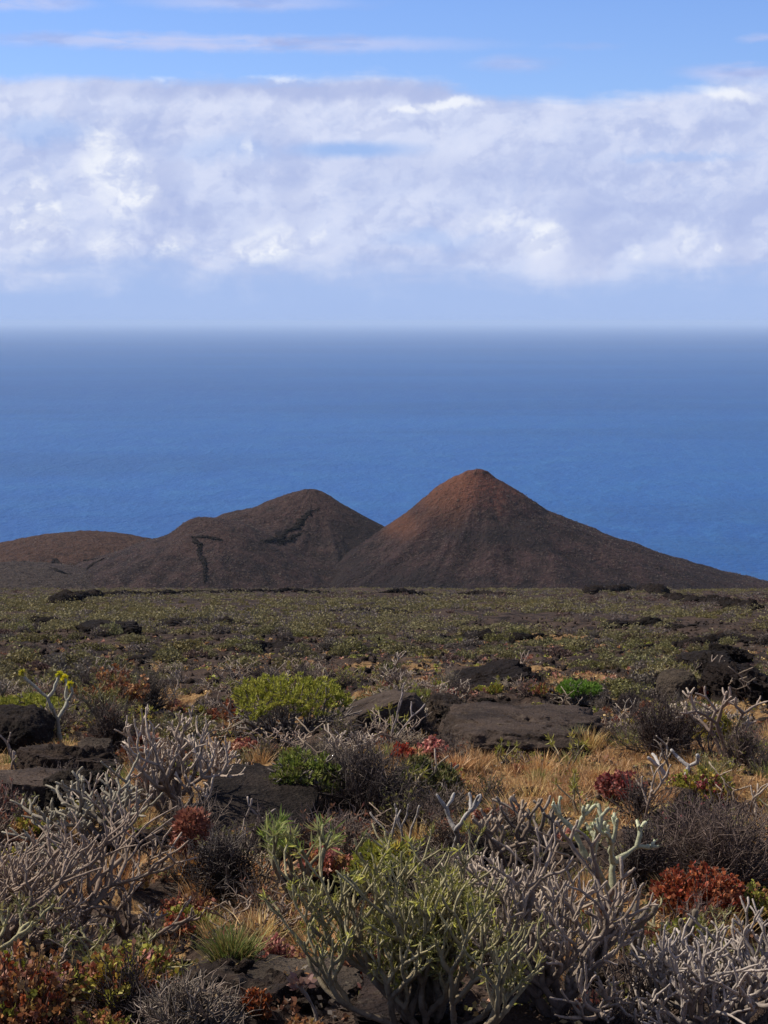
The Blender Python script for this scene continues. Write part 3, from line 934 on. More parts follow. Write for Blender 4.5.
slab('broad smooth brown lava slab with an undercut shadowed lip above the dry grass', 524, 752, 160, 0, .50, M_SLAB, 3, (-3, 3, -6), 1.3, .35, .2, lift=.16, crag=.3)
slab('grey lava slab tilted up to the right beside the yellow-green domed shrub', 366, 732, 104, 0, .36, M_SLAB, 8, (-8, -19, 12), .8, .4, .14, lift=.22)
slab('flat dark grey slab behind the dead twigs, below the rust brown seed head', 246, 842, 130, 0, .20, M_DARKSLAB, 14, (6, 3, 0), 1.2, .3, .2, lift=.05)
slab('round dark lava boulder at the edge beside the yellow-flowered candelabra plant', 8, 756, 74, 0, .34, M_DARKSLAB, 21, (0, 5, 0), .7, .9, .22, 'lava_rock', .12)
slab('long lumpy lava ledge with pale lichen under the round dark boulder', 66, 782, 120, 0, .34, M_ROCK, 25, (-6, 8, 14), .7, .6, .35, 'lava_rock', .05, crag=.5)
slab('flat brown ledge in front of the long lumpy one', 34, 806, 110, 0, .26, M_SLAB, 26, (-6, 4, -4), .5, .5, .35, 'lava_rock', .05, crag=.4)
slab('dark lava block heaped on the ledges beside the silver spurge', 74, 812, 60, 0, .26, M_DARKSLAB, 29, (-6, 6, -8), .4, .6, .4, 'lava_rock', .03, crag=.5)
slab('pale lichen-covered stone at the foot of the silver spurge', 92, 764, 36, 0, .16, M_SLAB, 30, (0, 6, 0), .3, .6, .3, 'lava_rock', .1)
slab('smooth bluish grey boulder standing beneath the black lava outcrop', 680, 700, 32, 0, .30, M_SLAB, 33, (0, 0, 20), .4, .8, .18, 'lava_rock', .15)
slab('black lava outcrop with a broken top, highest rock at the frame edge', 752, 700, 70, 0, .34, M_RIDGE, 38, (0, 10, 0), .9, .9, .55, 'lava_outcrop', .1, crag=.8)
slab('low black lava mound behind the smooth bluish grey boulder', 712, 678, 60, 0, .26, M_RIDGE, 41, (0, -6, 0), 1.0, .8, .45, 'lava_outcrop', .1, crag=.8)
slab('dark jagged block between black mound and black outcrop', 735, 668, 40, 0, .26, M_RIDGE, 42, (0, 12, 0), .7, .9, .5, 'lava_outcrop', .15, crag=.9)
slab('lichen-speckled grey lava shelf in front of the golden grass patch', 292, 1004, 150, 0, .06, M_SLAB, 44, (-2, 2, 4), .5, .5, .5, lift=-.03, crag=.9)
slab('small dark slab beside the lichen-speckled shelf, under the leafy spurge', 410, 1024, 110, 0, .06, M_ROCK, 47, (-2, -3, 0), .4, .5, .5, lift=-.03, crag=.9)
0 and slab('rough low slab along the bottom edge below the lichen-speckled shelf', 330, 1046, 140, 0, .06, M_SLAB, 48, (-2, 3, 6), .3, .5, .5, lift=-.03, crag=.9)
slab('lumpy dark lava rock between golden grass and brown arched stems', 588, 990, 46, 0, .10, M_ROCK, 52, (0, 0, 10), .12, .8, .35, 'lava_rock', .03)
slab('broken black lava ridge rising behind the tilted grey slab', 492, 690, 84, 0, .26, M_RIDGE, 57, (0, -12, 10), 1.0, .8, .5, 'lava_outcrop', .0, crag=.9)
slab('dark lava shelf in shadow between tilted slab and brown slab', 452, 728, 50, 0, .32, M_ROCK, 61, (0, 8, 0), .6, .7, .4, 'lava_rock', .0, crag=.6)
slab('low black lava mound in the far field beyond the domed shrub', 105, 634, 60, 0, .40, M_RIDGE, 65, (0, 0, 0), 1.2, .8, .5, 'lava_outcrop', .0, crag=.9)
slab('small dark rock in shade at the foot of the leafy green bush', 258, 792, 50, 0, .14, M_DARKSLAB, 69, (0, 0, 0), .3, .7, .35, 'lava_rock', .02)

# ------------------------------------------------------------------ the plants one can name
F = feature
SP = 'spurge shrub'; CA = 'candelabra plant'; DK = 'dock plant'; BU = 'bush'
# grey leafless spurges
F(g_spurge, 'spurge_shrub', 'silver leafless spurge with thick knobbly stems in front of the yellow-flowered candelabra plant', SP, 172, 822, 140, 112, style=SILVER, n_main=9, levels=6, rad=(.022, .0068), fork=(2, 2), spread=32, stop=.1, incl=(15, 78))
F(g_spurge, 'spurge_shrub', 'low greenish tan spurge with stubby tips crowding the silver spurge', SP, 110, 852, 130, 84, style=dict(cb=(.13, .105, .09), ct=(.38, .35, .25)), n_main=8, levels=5, rad=(.022, .0085), incl=(30, 80), fork=(2, 2), stop=.1)
F(g_spurge, 'spurge_shrub', 'large dense grey-brown spurge filling the frame edge above the orange docks', SP, 8, 985, 215, 160, style=TAN, n_main=10, levels=5, rad=(.021, .0048), incl=(15, 74), stop=.06, fork=(2, 3), spread=26)
F(g_spurge, 'spurge_shrub', 'spurge with long low branches sweeping over the red and orange docks', SP, 112, 958, 160, 92, style=BROWNST, n_main=8, levels=5, rad=(.017, .005), incl=(35, 82), stop=.1, fork=(2, 2))
F(g_spurge, 'spurge_shrub', 'big silver-grey spurge with crowded upturned tips beside the leafy yellow-green one', SP, 556, 1022, 172, 176, style=dict(cb=(.13, .098, .078), ct=(.48, .39, .30)), n_main=8, levels=5, rad=(.020, .0048), incl=(15, 76), stop=.10, fork=(2, 3), spread=30, up=.10, leaves=LV_OL, nl=5, Ll=.03, prob=.15)
F(g_spurge, 'spurge_shrub', 'open spurge on many brown stems with thin yellow-green leaves at the tips', SP, 424, 1040, 205, 192, style=OLIVEST, n_main=13, levels=5, rad=(.017, .0048), incl=(8, 56), stop=.05, fork=(2, 3), spread=20, up=.22, wob=.08, leaves=LV_OL + LV_YG[2:3] + [(.30, .26, .07)], nl=9, Ll=.042, prob=.7)
F(g_spurge, 'spurge_shrub', 'grey spurge with pale stems at the bottom corner below the red docks', SP, 716, 1050, 190, 136, style=dict(cb=(.13, .105, .09), ct=(.45, .385, .325)), n_main=9, levels=5, rad=(.020, .0050), incl=(15, 76), stop=.08, fork=(2, 3), spread=30, up=.10)
F(g_spurge, 'spurge_shrub', 'small pale spurge behind the silver one, beside the domed green shrub', SP, 218, 800, 52, 60, style=SILVER, n_main=6, levels=4, rad=(.015, .008))
F(g_spurge, 'spurge_shrub', 'tan spurge with upright tips between the ledge and the big grey-brown spurge', SP, 30, 900, 120, 70, style=dict(cb=(.12, .09, .07), ct=(.36, .30, .22)), n_main=8, levels=5, rad=(.018, .007), incl=(20, 74), fork=(2, 2))
# candelabra plants
F(g_candelabra, 'candelabra_plant', 'pale candelabra plant with two bright yellow flower heads beside the dark boulder', CA, 58, 744, 40, 74, style=dict(cb=(.30, .28, .22), ct=(.46, .44, .34)), n_main=1, levels=2, fork=(2, 2), rad=(.026, .019), spread=26, up=.3, L0=.4, ratio=.9, flowers=[(.75, .66, .04), (.6, .58, .06)], leaves=LV_YG, nl=6, Ll=.06)
F(g_candelabra, 'candelabra_plant', 'thick-stemmed pale green candelabra plant above the big silver-grey spurge', CA, 614, 905, 112, 116, style=dict(cb=(.34, .33, .21), ct=(.60, .60, .40)), n_main=2, levels=3, fork=(2, 3), rad=(.022, .0115), incl=(8, 18), L0=.8, ratio=.62, spread=42, up=.14, leaves=[(.32, .34, .18), (.24, .26, .12)], nl=4, Ll=.03, lw=.3)
F(g_candelabra, 'candelabra_plant', 'bare whitish candelabra stem forking twice above the leafy spurge', CA, 455, 868, 42, 78, style=dict(cb=(.36, .33, .29), ct=(.50, .47, .42)), n_main=1, levels=2, fork=(2, 3), rad=(.020, .012), spread=26)
F(g_candelabra, 'candelabra_plant', 'group of thin bare upright stalks beside the bare whitish candelabra stem', CA, 403, 866, 46, 66, style=dict(cb=(.26, .22, .18), ct=(.40, .35, .30)), n_main=5, levels=1, fork=(1, 2), rad=(.011, .007), spread=20)
F(g_candelabra, 'candelabra_plant', 'bleached bare candelabra with drooping crown before the black outcrop', CA, 688, 752, 50, 66, style=SILVER, n_main=2, levels=3, fork=(2, 3), rad=(.022, .013), spread=38, up=.1)
F(g_candelabra, 'candelabra_plant', 'wide bleached bare candelabra reaching the frame edge under the black outcrop', CA, 728, 765, 84, 84, style=SILVER, n_main=3, levels=3, fork=(2, 2), rad=(.022, .012), spread=40, up=.08, incl=(15, 50))
F(g_candelabra, 'candelabra_plant', 'small forked bone-white stem standing in the golden grass', CA, 682, 788, 46, 38, style=dict(cb=(.40, .37, .34), ct=(.48, .45, .40)), n_main=2, levels=1, fork=(2, 2), rad=(.026, .018), spread=42, incl=(15, 50))
F(g_candelabra, 'candelabra_plant', 'candelabra plant with slender bright green leaves above the golden grass', CA, 297, 905, 68, 92, style=dict(cb=(.17, .13, .10), ct=(.26, .26, .12)), n_main=5, levels=2, fork=(2, 3), rad=(.016, .010), leaves=[(.22, .26, .07), (.17, .23, .05), (.30, .31, .12)], nl=18, Ll=.10, incl=(8, 35), lw=.10)
F(g_candelabra, 'candelabra_plant', 'brown candelabra with thick U-shaped stems before the corner spurge', CA, 652, 1005, 78, 112, style=dict(cb=(.13, .10, .075), ct=(.24, .20, .14)), n_main=2, levels=2, fork=(2, 2), rad=(.022, .016), spread=46, up=.45, incl=(10, 30))
F(g_candelabra, 'candelabra_plant', 'short single stalk topped by a pinkish dry rosette on the lichen shelf', CA, 318, 1028, 12, 52, style=dict(cb=(.22, .19, .16), ct=(.30, .26, .22)), n_main=1, levels=1, fork=(3, 3), rad=(.009, .007), L0=.8, ratio=.2, leaves=[(.34, .22, .18), (.28, .17, .14)], nl=12, Ll=.05, lw=.5)
F(g_candelabra, 'candelabra_plant', 'pale bare candelabra tip at the frame edge beside the far flat green shrub', CA, 0, 712, 34, 34, style=SILVER, n_main=2, levels=2, fork=(2, 2), rad=(.024, .016))
F(g_candelabra, 'candelabra_plant', 'dark twisted dead stem rising out of the brown twig bush', CA, 706, 870, 40, 66, style=dict(cb=(.05, .03, .028), ct=(.07, .04, .035)), n_main=1, levels=3, fork=(1, 2), rad=(.010, .005), spread=45)
F(g_candelabra, 'candelabra_plant', 'tall thin grey twig pair behind the dark purple-grey bush', CA, 393, 752, 22, 66, style=dict(cb=(.26, .22, .19), ct=(.36, .31, .28)), n_main=2, levels=1, fork=(2, 2), rad=(.014, .009), incl=(2, 14), spread=24)
F(g_candelabra, 'candelabra_plant', 'two bleached stalks leaning over the flat dark grey slab', CA, 250, 850, 26, 58, style=dict(cb=(.30, .25, .20), ct=(.40, .34, .28)), n_main=3, levels=1, fork=(1, 2), rad=(.010, .007), incl=(5, 25))
F(g_candelabra, 'candelabra_plant', 'stubby tan-tipped candelabra leaning toward the bare whitish stem', CA, 505, 872, 70, 78, style=TAN, n_main=4, levels=3, fork=(2, 2), rad=(.016, .010), spread=30)
F(g_candelabra, 'candelabra_plant', 'bleached slanting stalks between the pink dock and the golden grass', CA, 428, 790, 50, 38, style=SILVER, n_main=4, levels=1, fork=(1, 2), rad=(.015, .009), incl=(30, 60), up=.02)
F(g_candelabra, 'candelabra_plant', 'cluster of pale tan stalks beside the pale green candelabra plant', CA, 545, 868, 76, 74, style=dict(cb=(.15, .12, .095), ct=(.34, .29, .22)), n_main=6, levels=2, fork=(2, 2), rad=(.017, .010), incl=(15, 45))
# round leafy shrubs
LV_DOME = [(.38, .39, .055), (.32, .34, .05), (.43, .42, .08)]
GS = dict(cb=(.08, .065, .06), ct=(.20, .17, .14))
F(g_dome, 'domed_shrub', 'large yellow-green dome on bare grey stems beside the tilted slab', 'domed shrub', 290, 742, 120, 58, leaves=LV_DOME, stem_style=GS)
F(g_dome, 'domed_shrub', 'flat yellow-green shrub at the frame edge behind the dark boulder', 'domed shrub', 22, 722, 84, 22, leaves=LV_YG, stem_style=GS)
F(g_dome, 'domed_shrub', 'small bright green shrub on the rocks above the brown slab', 'domed shrub', 579, 708, 46, 21, leaves=[(.13, .22, .03), (.17, .26, .04)], stem_style=GS)
F(g_dome, 'domed_shrub', 'vivid green bush leaning on the dark purple-grey bush', 'domed shrub', 304, 806, 84, 48, leaves=LV_GREEN, stem_style=GS, skirt=.2)
F(g_dome, 'domed_shrub', 'yellow-green bush beneath the wide bleached candelabra', 'domed shrub', 713, 750, 38, 34, leaves=LV_YEL + LV_YG, stem_style=GS, skirt=.2)
F(g_dome, 'domed_shrub', 'dull olive leafy shrub beside the dark purple-grey bush', 'domed shrub', 425, 812, 76, 50, leaves=[(.13, .14, .05), (.17, .15, .06), (.10, .12, .04)], stem_style=GS, skirt=.2)
F(g_dome, 'domed_shrub', 'small yellow-green shrub behind the leafy brown-stemmed spurge', 'domed shrub', 385, 900, 66, 48, leaves=LV_YG + LV_YEL[:1], stem_style=GS, skirt=.2)
F(g_dome, 'domed_shrub', 'small green shrub peeping out behind the tilted slab', 'domed shrub', 420, 708, 34, 16, leaves=[(.16, .19, .05), (.20, .18, .07)], stem_style=GS)
# twig bushes
PUR = [(.070, .052, .048), (.10, .075, .066), (.05, .038, .036)]
GRY = [(.17, .135, .105), (.22, .175, .14), (.12, .095, .075)]
DRY = [(.17, .125, .10), (.22, .165, .13), (.12, .088, .07)]
F(g_twiggy, 'twig_bush', 'dark purple-grey leafless bush beside the vivid green bush', BU, 368, 826, 132, 78, cols=PUR, n=230)
F(g_twiggy, 'twig_bush', 'dark leafless bush between brown slab and wide bleached candelabra', BU, 662, 754, 104, 60, cols=PUR + GRY[:1], n=230)
F(g_twiggy, 'twig_bush', 'fine brown-grey dead bush spreading to the edge above the red docks', BU, 722, 892, 190, 82, cols=DRY, n=420, rad=.0035)
F(g_twiggy, 'twig_bush', 'black tangled dead bush below the flat dark grey slab', BU, 222, 902, 104, 66, cols=[(.035, .028, .027), (.055, .042, .040), (.12, .10, .09)], n=200)
F(g_twiggy, 'twig_bush', 'dark bush in shade behind the brown U-shaped candelabra', BU, 640, 892, 70, 70, cols=PUR, n=200)
F(g_twiggy, 'twig_bush', 'hazy grey bush behind the silver knobbly spurge', BU, 152, 712, 62, 40, cols=GRY + PUR, n=170)
F(g_twiggy, 'twig_bush', 'grey twig bush between domed green shrub and vivid green bush', BU, 318, 778, 90, 34, cols=GRY, n=170)
F(g_twiggy, 'twig_bush', 'purple-brown bush sheltering under the orange-leaved dock', BU, 110, 750, 66, 50, cols=PUR + DRY[:1], n=170, leaves=LV_RUST, nl=60)
F(g_twiggy, 'twig_bush', 'brown bush with sparse green leaves beside the bleached bare candelabra', BU, 742, 775, 60, 48, cols=PUR + DRY, n=160, leaves=LV_OL, nl=120)
F(g_twiggy, 'twig_bush', 'low grey tangle of twigs at the bottom edge between docks and lichen shelf', BU, 190, 1035, 130, 60, cols=GRY + DRY, n=240)
F(g_twiggy, 'twig_bush', 'dark tangle of twigs at the bottom edge in front of the golden grass', BU, 600, 1045, 100, 48, cols=PUR + DRY[:1], n=200)
F(g_twiggy, 'twig_bush', 'brown bush between the pale green candelabra and the dead bush', BU, 690, 838, 90, 44, cols=PUR + DRY, n=200, leaves=LV_WINE, nl=40)
# docks
F(g_dock, 'dock_plant', 'orange-red dock growing over the purple-brown bush near the yellow flowers', DK, 118, 712, 66, 46, cols=LV_ORANGE + LV_RUST, n=80, Ll=.07)
F(g_dock, 'dock_plant', 'large orange and red dock in the bottom corner', DK, 22, 1040, 130, 96, cols=LV_ORANGE + LV_ORANGE + LV_RED + LV_PINK + LV_YG[:1], n=170, Ll=.042)
F(g_dock, 'dock_plant', 'mixed green and orange dock under the sweeping branches', DK, 128, 1012, 120, 66, cols=LV_MIX + LV_YG, n=150, Ll=.042)
F(g_dock, 'dock_plant', 'deep pink dock in the golden grass above the pale green candelabra', DK, 620, 800, 56, 30, cols=LV_WINE, n=70, Ll=.06)
F(g_dock, 'dock_plant', 'blood red dock along the foot of the fine dead bush', DK, 698, 914, 100, 48, cols=LV_RED, n=220, Ll=.04)
F(g_dock, 'dock_plant', 'orange and red-tinged dock at the edge next to the blood red one', DK, 745, 912, 56, 44, cols=LV_RED + LV_ORANGE, n=80, Ll=.04)
F(g_dock, 'dock_plant', 'yellow-green dock with orange tips below the blood red dock', DK, 752, 926, 76, 46, cols=LV_YG + LV_YEL + LV_ORANGE[:1], n=130, Ll=.042)
F(g_dock, 'dock_plant', 'salmon dock tucked between brown slab and slanting stalks', DK, 432, 760, 34, 20, cols=LV_PINK, n=50, Ll=.06)
F(g_dock, 'dock_plant', 'small scarlet dock behind the dark purple-grey bush', DK, 402, 762, 24, 20, cols=LV_RED, n=36, Ll=.06)
F(g_dock, 'dock_plant', 'pale green and orange dock beneath the brown U-shaped candelabra', DK, 676, 985, 60, 66, cols=LV_YG + LV_ORANGE[:2] + [(.14, .16, .08)], n=100, Ll=.04)
F(g_dock, 'dock_plant', 'pink dock at the bottom edge beside the lumpy dark rock', DK, 590, 1025, 44, 26, cols=LV_PINK, n=60, Ll=.04)
F(g_dock, 'dock_plant', 'dark red dock at the bottom edge beside the pinkish dry rosette', DK, 257, 1020, 30, 28, cols=LV_RED, n=50, Ll=.035)
F(g_dock, 'dock_plant', 'orange-brown dock under the black tangled bush', DK, 188, 925, 64, 34, cols=LV_ORANGE + LV_RUST, n=80, Ll=.042)
F(g_dock, 'dock_plant', 'orange dock around the green-leaved candelabra plant', DK, 322, 880, 50, 38, cols=LV_ORANGE + LV_PINK, n=70, Ll=.045)
F(g_dock, 'dock_plant', 'pink-tipped dock at the edge of the silver spurge near the domed shrub', DK, 245, 765, 34, 22, cols=LV_PINK + LV_WINE, n=50, Ll=.06)
F(g_dock, 'dock_plant', 'salmon pink dock on the dark ground beside the bare whitish stem', DK, 500, 828, 60, 26, cols=LV_PINK + LV_ORANGE, n=80, Ll=.05)
F(g_dock, 'dock_plant', 'orange dock at the bottom edge in front of the leafy spurge', DK, 305, 1036, 50, 22, cols=LV_ORANGE, n=50, Ll=.035)
F(g_dock, 'dock_plant', 'yellowing dock beside the deep pink one', DK, 700, 802, 76, 34, cols=LV_YEL + LV_YG + LV_WINE[:1], n=110, Ll=.05)
F(g_dock, 'dock_plant', 'brick red dock beside the sweeping branches and the green grass', DK, 178, 945, 36, 26, cols=LV_RED + LV_RUST, n=50, Ll=.036)
F(g_fluffy, 'dry_seed_head', 'rust brown dry seed head on the flat dark grey slab', 'dry plant', 192, 872, 36, 58, cols=LV_RUST + [(.26, .12, .07)], n=1400)
F(g_fluffy, 'dry_seed_head', 'small amber dry clump below the rust brown seed head', 'dry plant', 193, 885, 26, 26, cols=[(.36, .19, .06), (.28, .14, .05)], n=600)
F(g_grass, 'grass_tuft', 'green rush-like tuft beside the golden grass patch', 'grass tuft', 232, 955, 60, 42, cols=GRASSG_C, n=420)
F(g_grass, 'grass_tuft', 'upright yellow-green tuft behind the green rush-like one', 'grass tuft', 205, 935, 40, 30, cols=GRASSG_C, n=260)

# ------------------------------------------------------------------ scattered plants and stones, each a thing
def free(x, y, k=1.0):
    return all((x - a) ** 2 + (y - b) ** 2 > (r_ * k) ** 2 for a, b, r_ in KEEP)
LANDMARKS = [('the brown lava slab', 525, 740), ('the tilted grey slab', 370, 715), ('the yellow-green dome', 290, 725), ('the yellow-flowered candelabra', 58, 720),
             ('the silver spurge', 170, 790), ('the vivid green bush', 304, 790), ('the dark purple-grey bush', 370, 800), ('the rust brown seed head', 192, 855),
             ('the flat dark slab', 246, 830), ('the black outcrop', 745, 680), ('the wide bleached candelabra', 728, 735), ('the deep pink dock', 620, 790),
             ('the pale green candelabra', 612, 850), ('the blood red dock', 700, 890), ('the fine dead bush', 722, 850), ('the golden grass patch', 280, 940),
             ('the leafy spurge', 440, 950), ('the big grey spurge', 540, 930), ('the corner spurge', 712, 980), ('the lichen shelf', 310, 1000),
             ('the orange corner dock', 22, 1000), ('the sweeping spurge', 112, 925), ('the dark round boulder', 12, 730), ('the bare whitish stem', 455, 830),
             ('the small bright green shrub', 579, 695), ('the large grey-brown spurge', 20, 900), ('the far black mound', 105, 632), ('the bluish grey boulder', 680, 688)]
def where(x, y, z):
    px, py = pix_of(x, y, z)
    near = sorted(LANDMARKS, key=lambda l: (l[1] - px) ** 2 + (2.0 * (l[2] - py)) ** 2)
    best = near[0]
    dx, dy = px - best[1], py - best[2]
    rel = ('behind' if dy < 0 else 'in front of') if abs(dy) * 2 > abs(dx) else 'beside'
    return rel, best[0], [n_[0] for n_ in near[1:9]]
TAKEN = set()
def name_it(o, label, t, asp, x, y, z):
    """a label no other thing has: size, build, nearest landmark, and the landmark it lies towards"""
    rel, lm, others = where(x, y, z)
    sz = 'tiny' if t < .2 else 'small' if t < .45 else 'middling' if t < .75 else 'large'
    sh = 'squat ' if asp < .85 else 'upright ' if asp > 1.15 else ''
    opts = [f'{sz} {sh}{label} {rel} {lm}'] + [f'{sz} {sh}{label} {rel} {lm}, toward {o_}' for o_ in others]
    opts += [f'{sz} {sh}{label} between {lm} and {o_}' for o_ in others] + [f'{sz} {sh}{label} {rel} {lm}, between {others[0][4:] if 0 else others[0]} and {o_}' for o_ in others[1:]]
    for c in opts:
        if c not in TAKEN and len(c.split()) <= 16: break
    else: c = opts[0]
    TAKEN.add(c); o['label'] = c

def copy_thing(root, loc, rz, sc):
    c = root.copy(); COL.objects.link(c)
    c.location = loc; c.rotation_euler = (0, 0, rz); c.scale = sc
    for ch in list(root.children):
        d = ch.copy(); COL.objects.link(d); d.parent = c
    return c

def offsoil(f):
    return lambda x, y: f(x, y) * (1 - .85 * zone(x, y))
def scatter(protos, labels, cat, group, n, y0, y1, size=(.8, 1.2), seed=0, dens=None, sink=.02, keepk=.8, xr=.21, tilt=0, ybias=1.0):
    """protos: list of roots; the first use of each moves the root itself"""
    r = np.random.default_rng(seed)
    used = [False] * len(protos); done = 0; tries = 0
    while done < n and tries < n * 60:
        tries += 1
        y = (y0 ** ybias + r.random() * (y1 ** ybias - y0 ** ybias)) ** (1 / ybias); x = r.uniform(-1, 1) * (xr * y + .4)
        if dens is not None and r.random() > dens(x, y): continue
        if not free(x, y, keepk): continue
        z = float(gh(np.array([x]), np.array([y]))[0])
        k = r.integers(len(protos)); s_ = r.uniform(*size)
        sc = (s_ * r.uniform(.85, 1.15), s_ * r.uniform(.85, 1.15), s_ * r.uniform(.8, 1.2))
        if used[k]: o = copy_thing(protos[k], (x, y, z - sink), 0, sc)
        else: o = protos[k]; used[k] = True; o.location = (x, y, z - sink); o.scale = sc
        o.rotation_euler = (r.normal() * tilt, r.normal() * tilt, r.uniform(0, 6.28))
        name_it(o, labels[k], (s_ - size[0]) / (size[1] - size[0]), sc[2] / sc[0], x, y, z)
        tag(o, None, cat, group)
        done += 1
    for k, u in enumerate(used):
        if not u:
            for ch in list(protos[k].children): bpy.data.objects.remove(ch)
            bpy.data.objects.remove(protos[k])

def protos(name, specs):
    out = []
    for i, (gen, w, h, kw) in enumerate(specs):
        r = np.random.default_rng(500 + i + len(name) * 13)
        out.append(build_parts(name, gen(r, w, h, **kw)))
    return out

def clump(f, thr, seed):
    return lambda x, y: float(smooth(thr - .15, thr + .1, fbm2(np.array([x / f]), np.array([y / f]), 3, seed) + .5)[0])
def zone(x, y, f=1.0):
    return float(soil_mask(np.array([x]), np.array([y]))[0])

scatter(protos('dock_plant', [(g_dock, .40, .24, dict(cols=LV_ORANGE, n=40)), (g_dock, .34, .20, dict(cols=LV_PINK, n=34)), (g_dock, .42, .26, dict(cols=LV_RED + LV_RUST, n=40)),
                              (g_dock, .40, .24, dict(cols=LV_MIX, n=44)), (g_dock, .36, .20, dict(cols=LV_YG + LV_YEL, n=40)), (g_dock, .40, .22, dict(cols=LV_RUST, n=36)), (g_dock, .34, .2, dict(cols=LV_GREEN[1:] + LV_YG, n=40))]),
        ['orange-leaved dock', 'salmon pink dock', 'brick red dock', 'mixed orange and green dock', 'yellow-green dock', 'rust brown dock', 'fresh green dock'], 'dock plant', 'small docks scattered over the lava', 240, 7.2, 30, (.3, .9), 1, offsoil(clump(1.8, .48, 301)), ybias=1.2)
scatter(protos('twig_bush', [(g_twiggy, .6, .34, dict(cols=GRY, n=60, rad=.0035)), (g_twiggy, .55, .30, dict(cols=PUR, n=60, rad=.0035)), (g_twiggy, .6, .28, dict(cols=DRY, n=60, rad=.0035)),
                             (g_twiggy, .5, .3, dict(cols=GRY + PUR, n=60, leaves=LV_OL, nl=90, Ll=.035)), (g_twiggy, .5, .3, dict(cols=DRY, n=55, leaves=LV_RUST, nl=60))]),
        ['grey twig bush', 'dark purple-grey twig bush', 'brown dry twig bush', 'grey twig bush with olive leaves', 'dry twig bush with rusty leaves'], 'bush', 'small twig bushes scattered over the lava', 220, 7.2, 36, (.45, 1.1), 2, offsoil(clump(2.6, .46, 305)), ybias=1.2)
scatter(protos('spurge_shrub', [(g_spurge, .5, .36, dict(style=SILVER, n_main=6, levels=4, fork=(2, 2), rad=(.011, .0055))), (g_spurge, .6, .36, dict(style=TAN, n_main=6, levels=4, fork=(2, 2), rad=(.012, .005))),
                                (g_spurge, .6, .42, dict(style=OLIVEST, n_main=6, levels=4, rad=(.016, .006), fork=(2, 2), leaves=LV_OL, nl=12, Ll=.05)), (g_spurge, .5, .34, dict(style=BROWNST, n_main=6, levels=4, rad=(.014, .006), fork=(2, 2), leaves=LV_YG, nl=9, Ll=.042, prob=.7))]),
        ['silver leafless spurge', 'tan leafless spurge', 'olive-leaved spurge', 'yellow-green leafy spurge'], 'spurge shrub', 'small spurges scattered over the lava', 70, 7.5, 36, (.6, 1.25), 3, offsoil(clump(3.1, .47, 309)), ybias=1.2)
scatter(protos('candelabra_plant', [(g_candelabra, .3, .5, dict(style=SILVER, n_main=2, levels=2, fork=(2, 2), rad=(.013, .009))), (g_candelabra, .35, .45, dict(style=TAN, n_main=3, levels=2, fork=(1, 2), rad=(.011, .007))),
                                    (g_candelabra, .3, .4, dict(style=OLIVEST, n_main=3, levels=1, rad=(.012, .009), leaves=LV_YG, nl=16, Ll=.08))]),
        ['bare silver candelabra plant', 'bare tan candelabra plant', 'green-leaved candelabra plant'], 'candelabra plant', 'small candelabra plants scattered over the lava', 60, 8, 34, (.6, 1.1), 4, ybias=1.2)
scatter(protos('grass_tuft', [(g_grass, .3, .20, dict(cols=GRASS_C, n=120)), (g_grass, .35, .22, dict(cols=GRASS_C, n=140)), (g_grass, .3, .2, dict(cols=GRASSG_C, n=120))]),
        ['golden grass tuft', 'tall golden grass tuft', 'greenish grass tuft'], 'grass tuft', 'grass tufts round the dry patches', 290, 7.2, 30, (.6, 1.2), 5, lambda x, y: max(zone(x, y), .07), sink=.01, keepk=.5, ybias=1.2)

rk = [link('lava_rock', rock_mesh('lava_rock', 200 + i, (.2, .17, .12), 5, .5, M_ROCK if i % 2 else M_DARKSLAB, 1.6, .7, 0, .45)) for i in range(7)]
scatter(rk, ['jagged black lava rock', 'rough brown lava rock', 'angular black lava rock', 'pitted brown lava rock', 'low black lava rock', 'lumpy brown lava rock', 'blocky black lava rock'], 'lava rock', 'loose lava rocks', 240, 7.2, 34, (.25, 1.1), 6, lambda x, y: .35 + .65 * (1 - zone(x, y)), sink=.03, keepk=.7, tilt=.2, ybias=1.3)

# far field: low cushions; the nearest ones are things, the rest one mass
CUSH = dict(olive=[(.195, .178, .074), (.165, .148, .068), (.225, .200, .090)], green=[(.185, .160, .055), (.155, .135, .05)], grey=[(.14, .115, .09), (.17, .14, .115)], brown=[(.12, .08, .06), (.10, .062, .05)])
def cushion(g, r, org, w, h, cols, n, Ls, vary=.32):
    d = r.normal(size=(n, 3)); d[:, 2] = np.abs(d[:, 2]) * .9; d /= np.linalg.norm(d, axis=1, keepdims=True)
    ph = r.uniform(0, 6.28, 3); th = np.arctan2(d[:, 1], d[:, 0])
    k = (.8 + .16 * np.sin(th * 3 + ph[0]) + .12 * np.sin(th * 5 + ph[1]) + .14 * np.sin(d[:, 2] * 6 + ph[2])) * r.uniform(.72, 1.08, n)
    p = d * k[:, None] * np.array([w / 2, w / 2, h]) + org
    c = np.array(cols)[r.integers(0, len(cols), n)] * r.uniform(1 - vary, 1 + vary, (n, 1))
    g.leaves(p, d * .5 * [1, 1, .3] + r.normal(size=(n, 3)) * [.7, .7, .35], Ls * r.uniform(.6, 1.3, n), Ls * .75, c, .05)
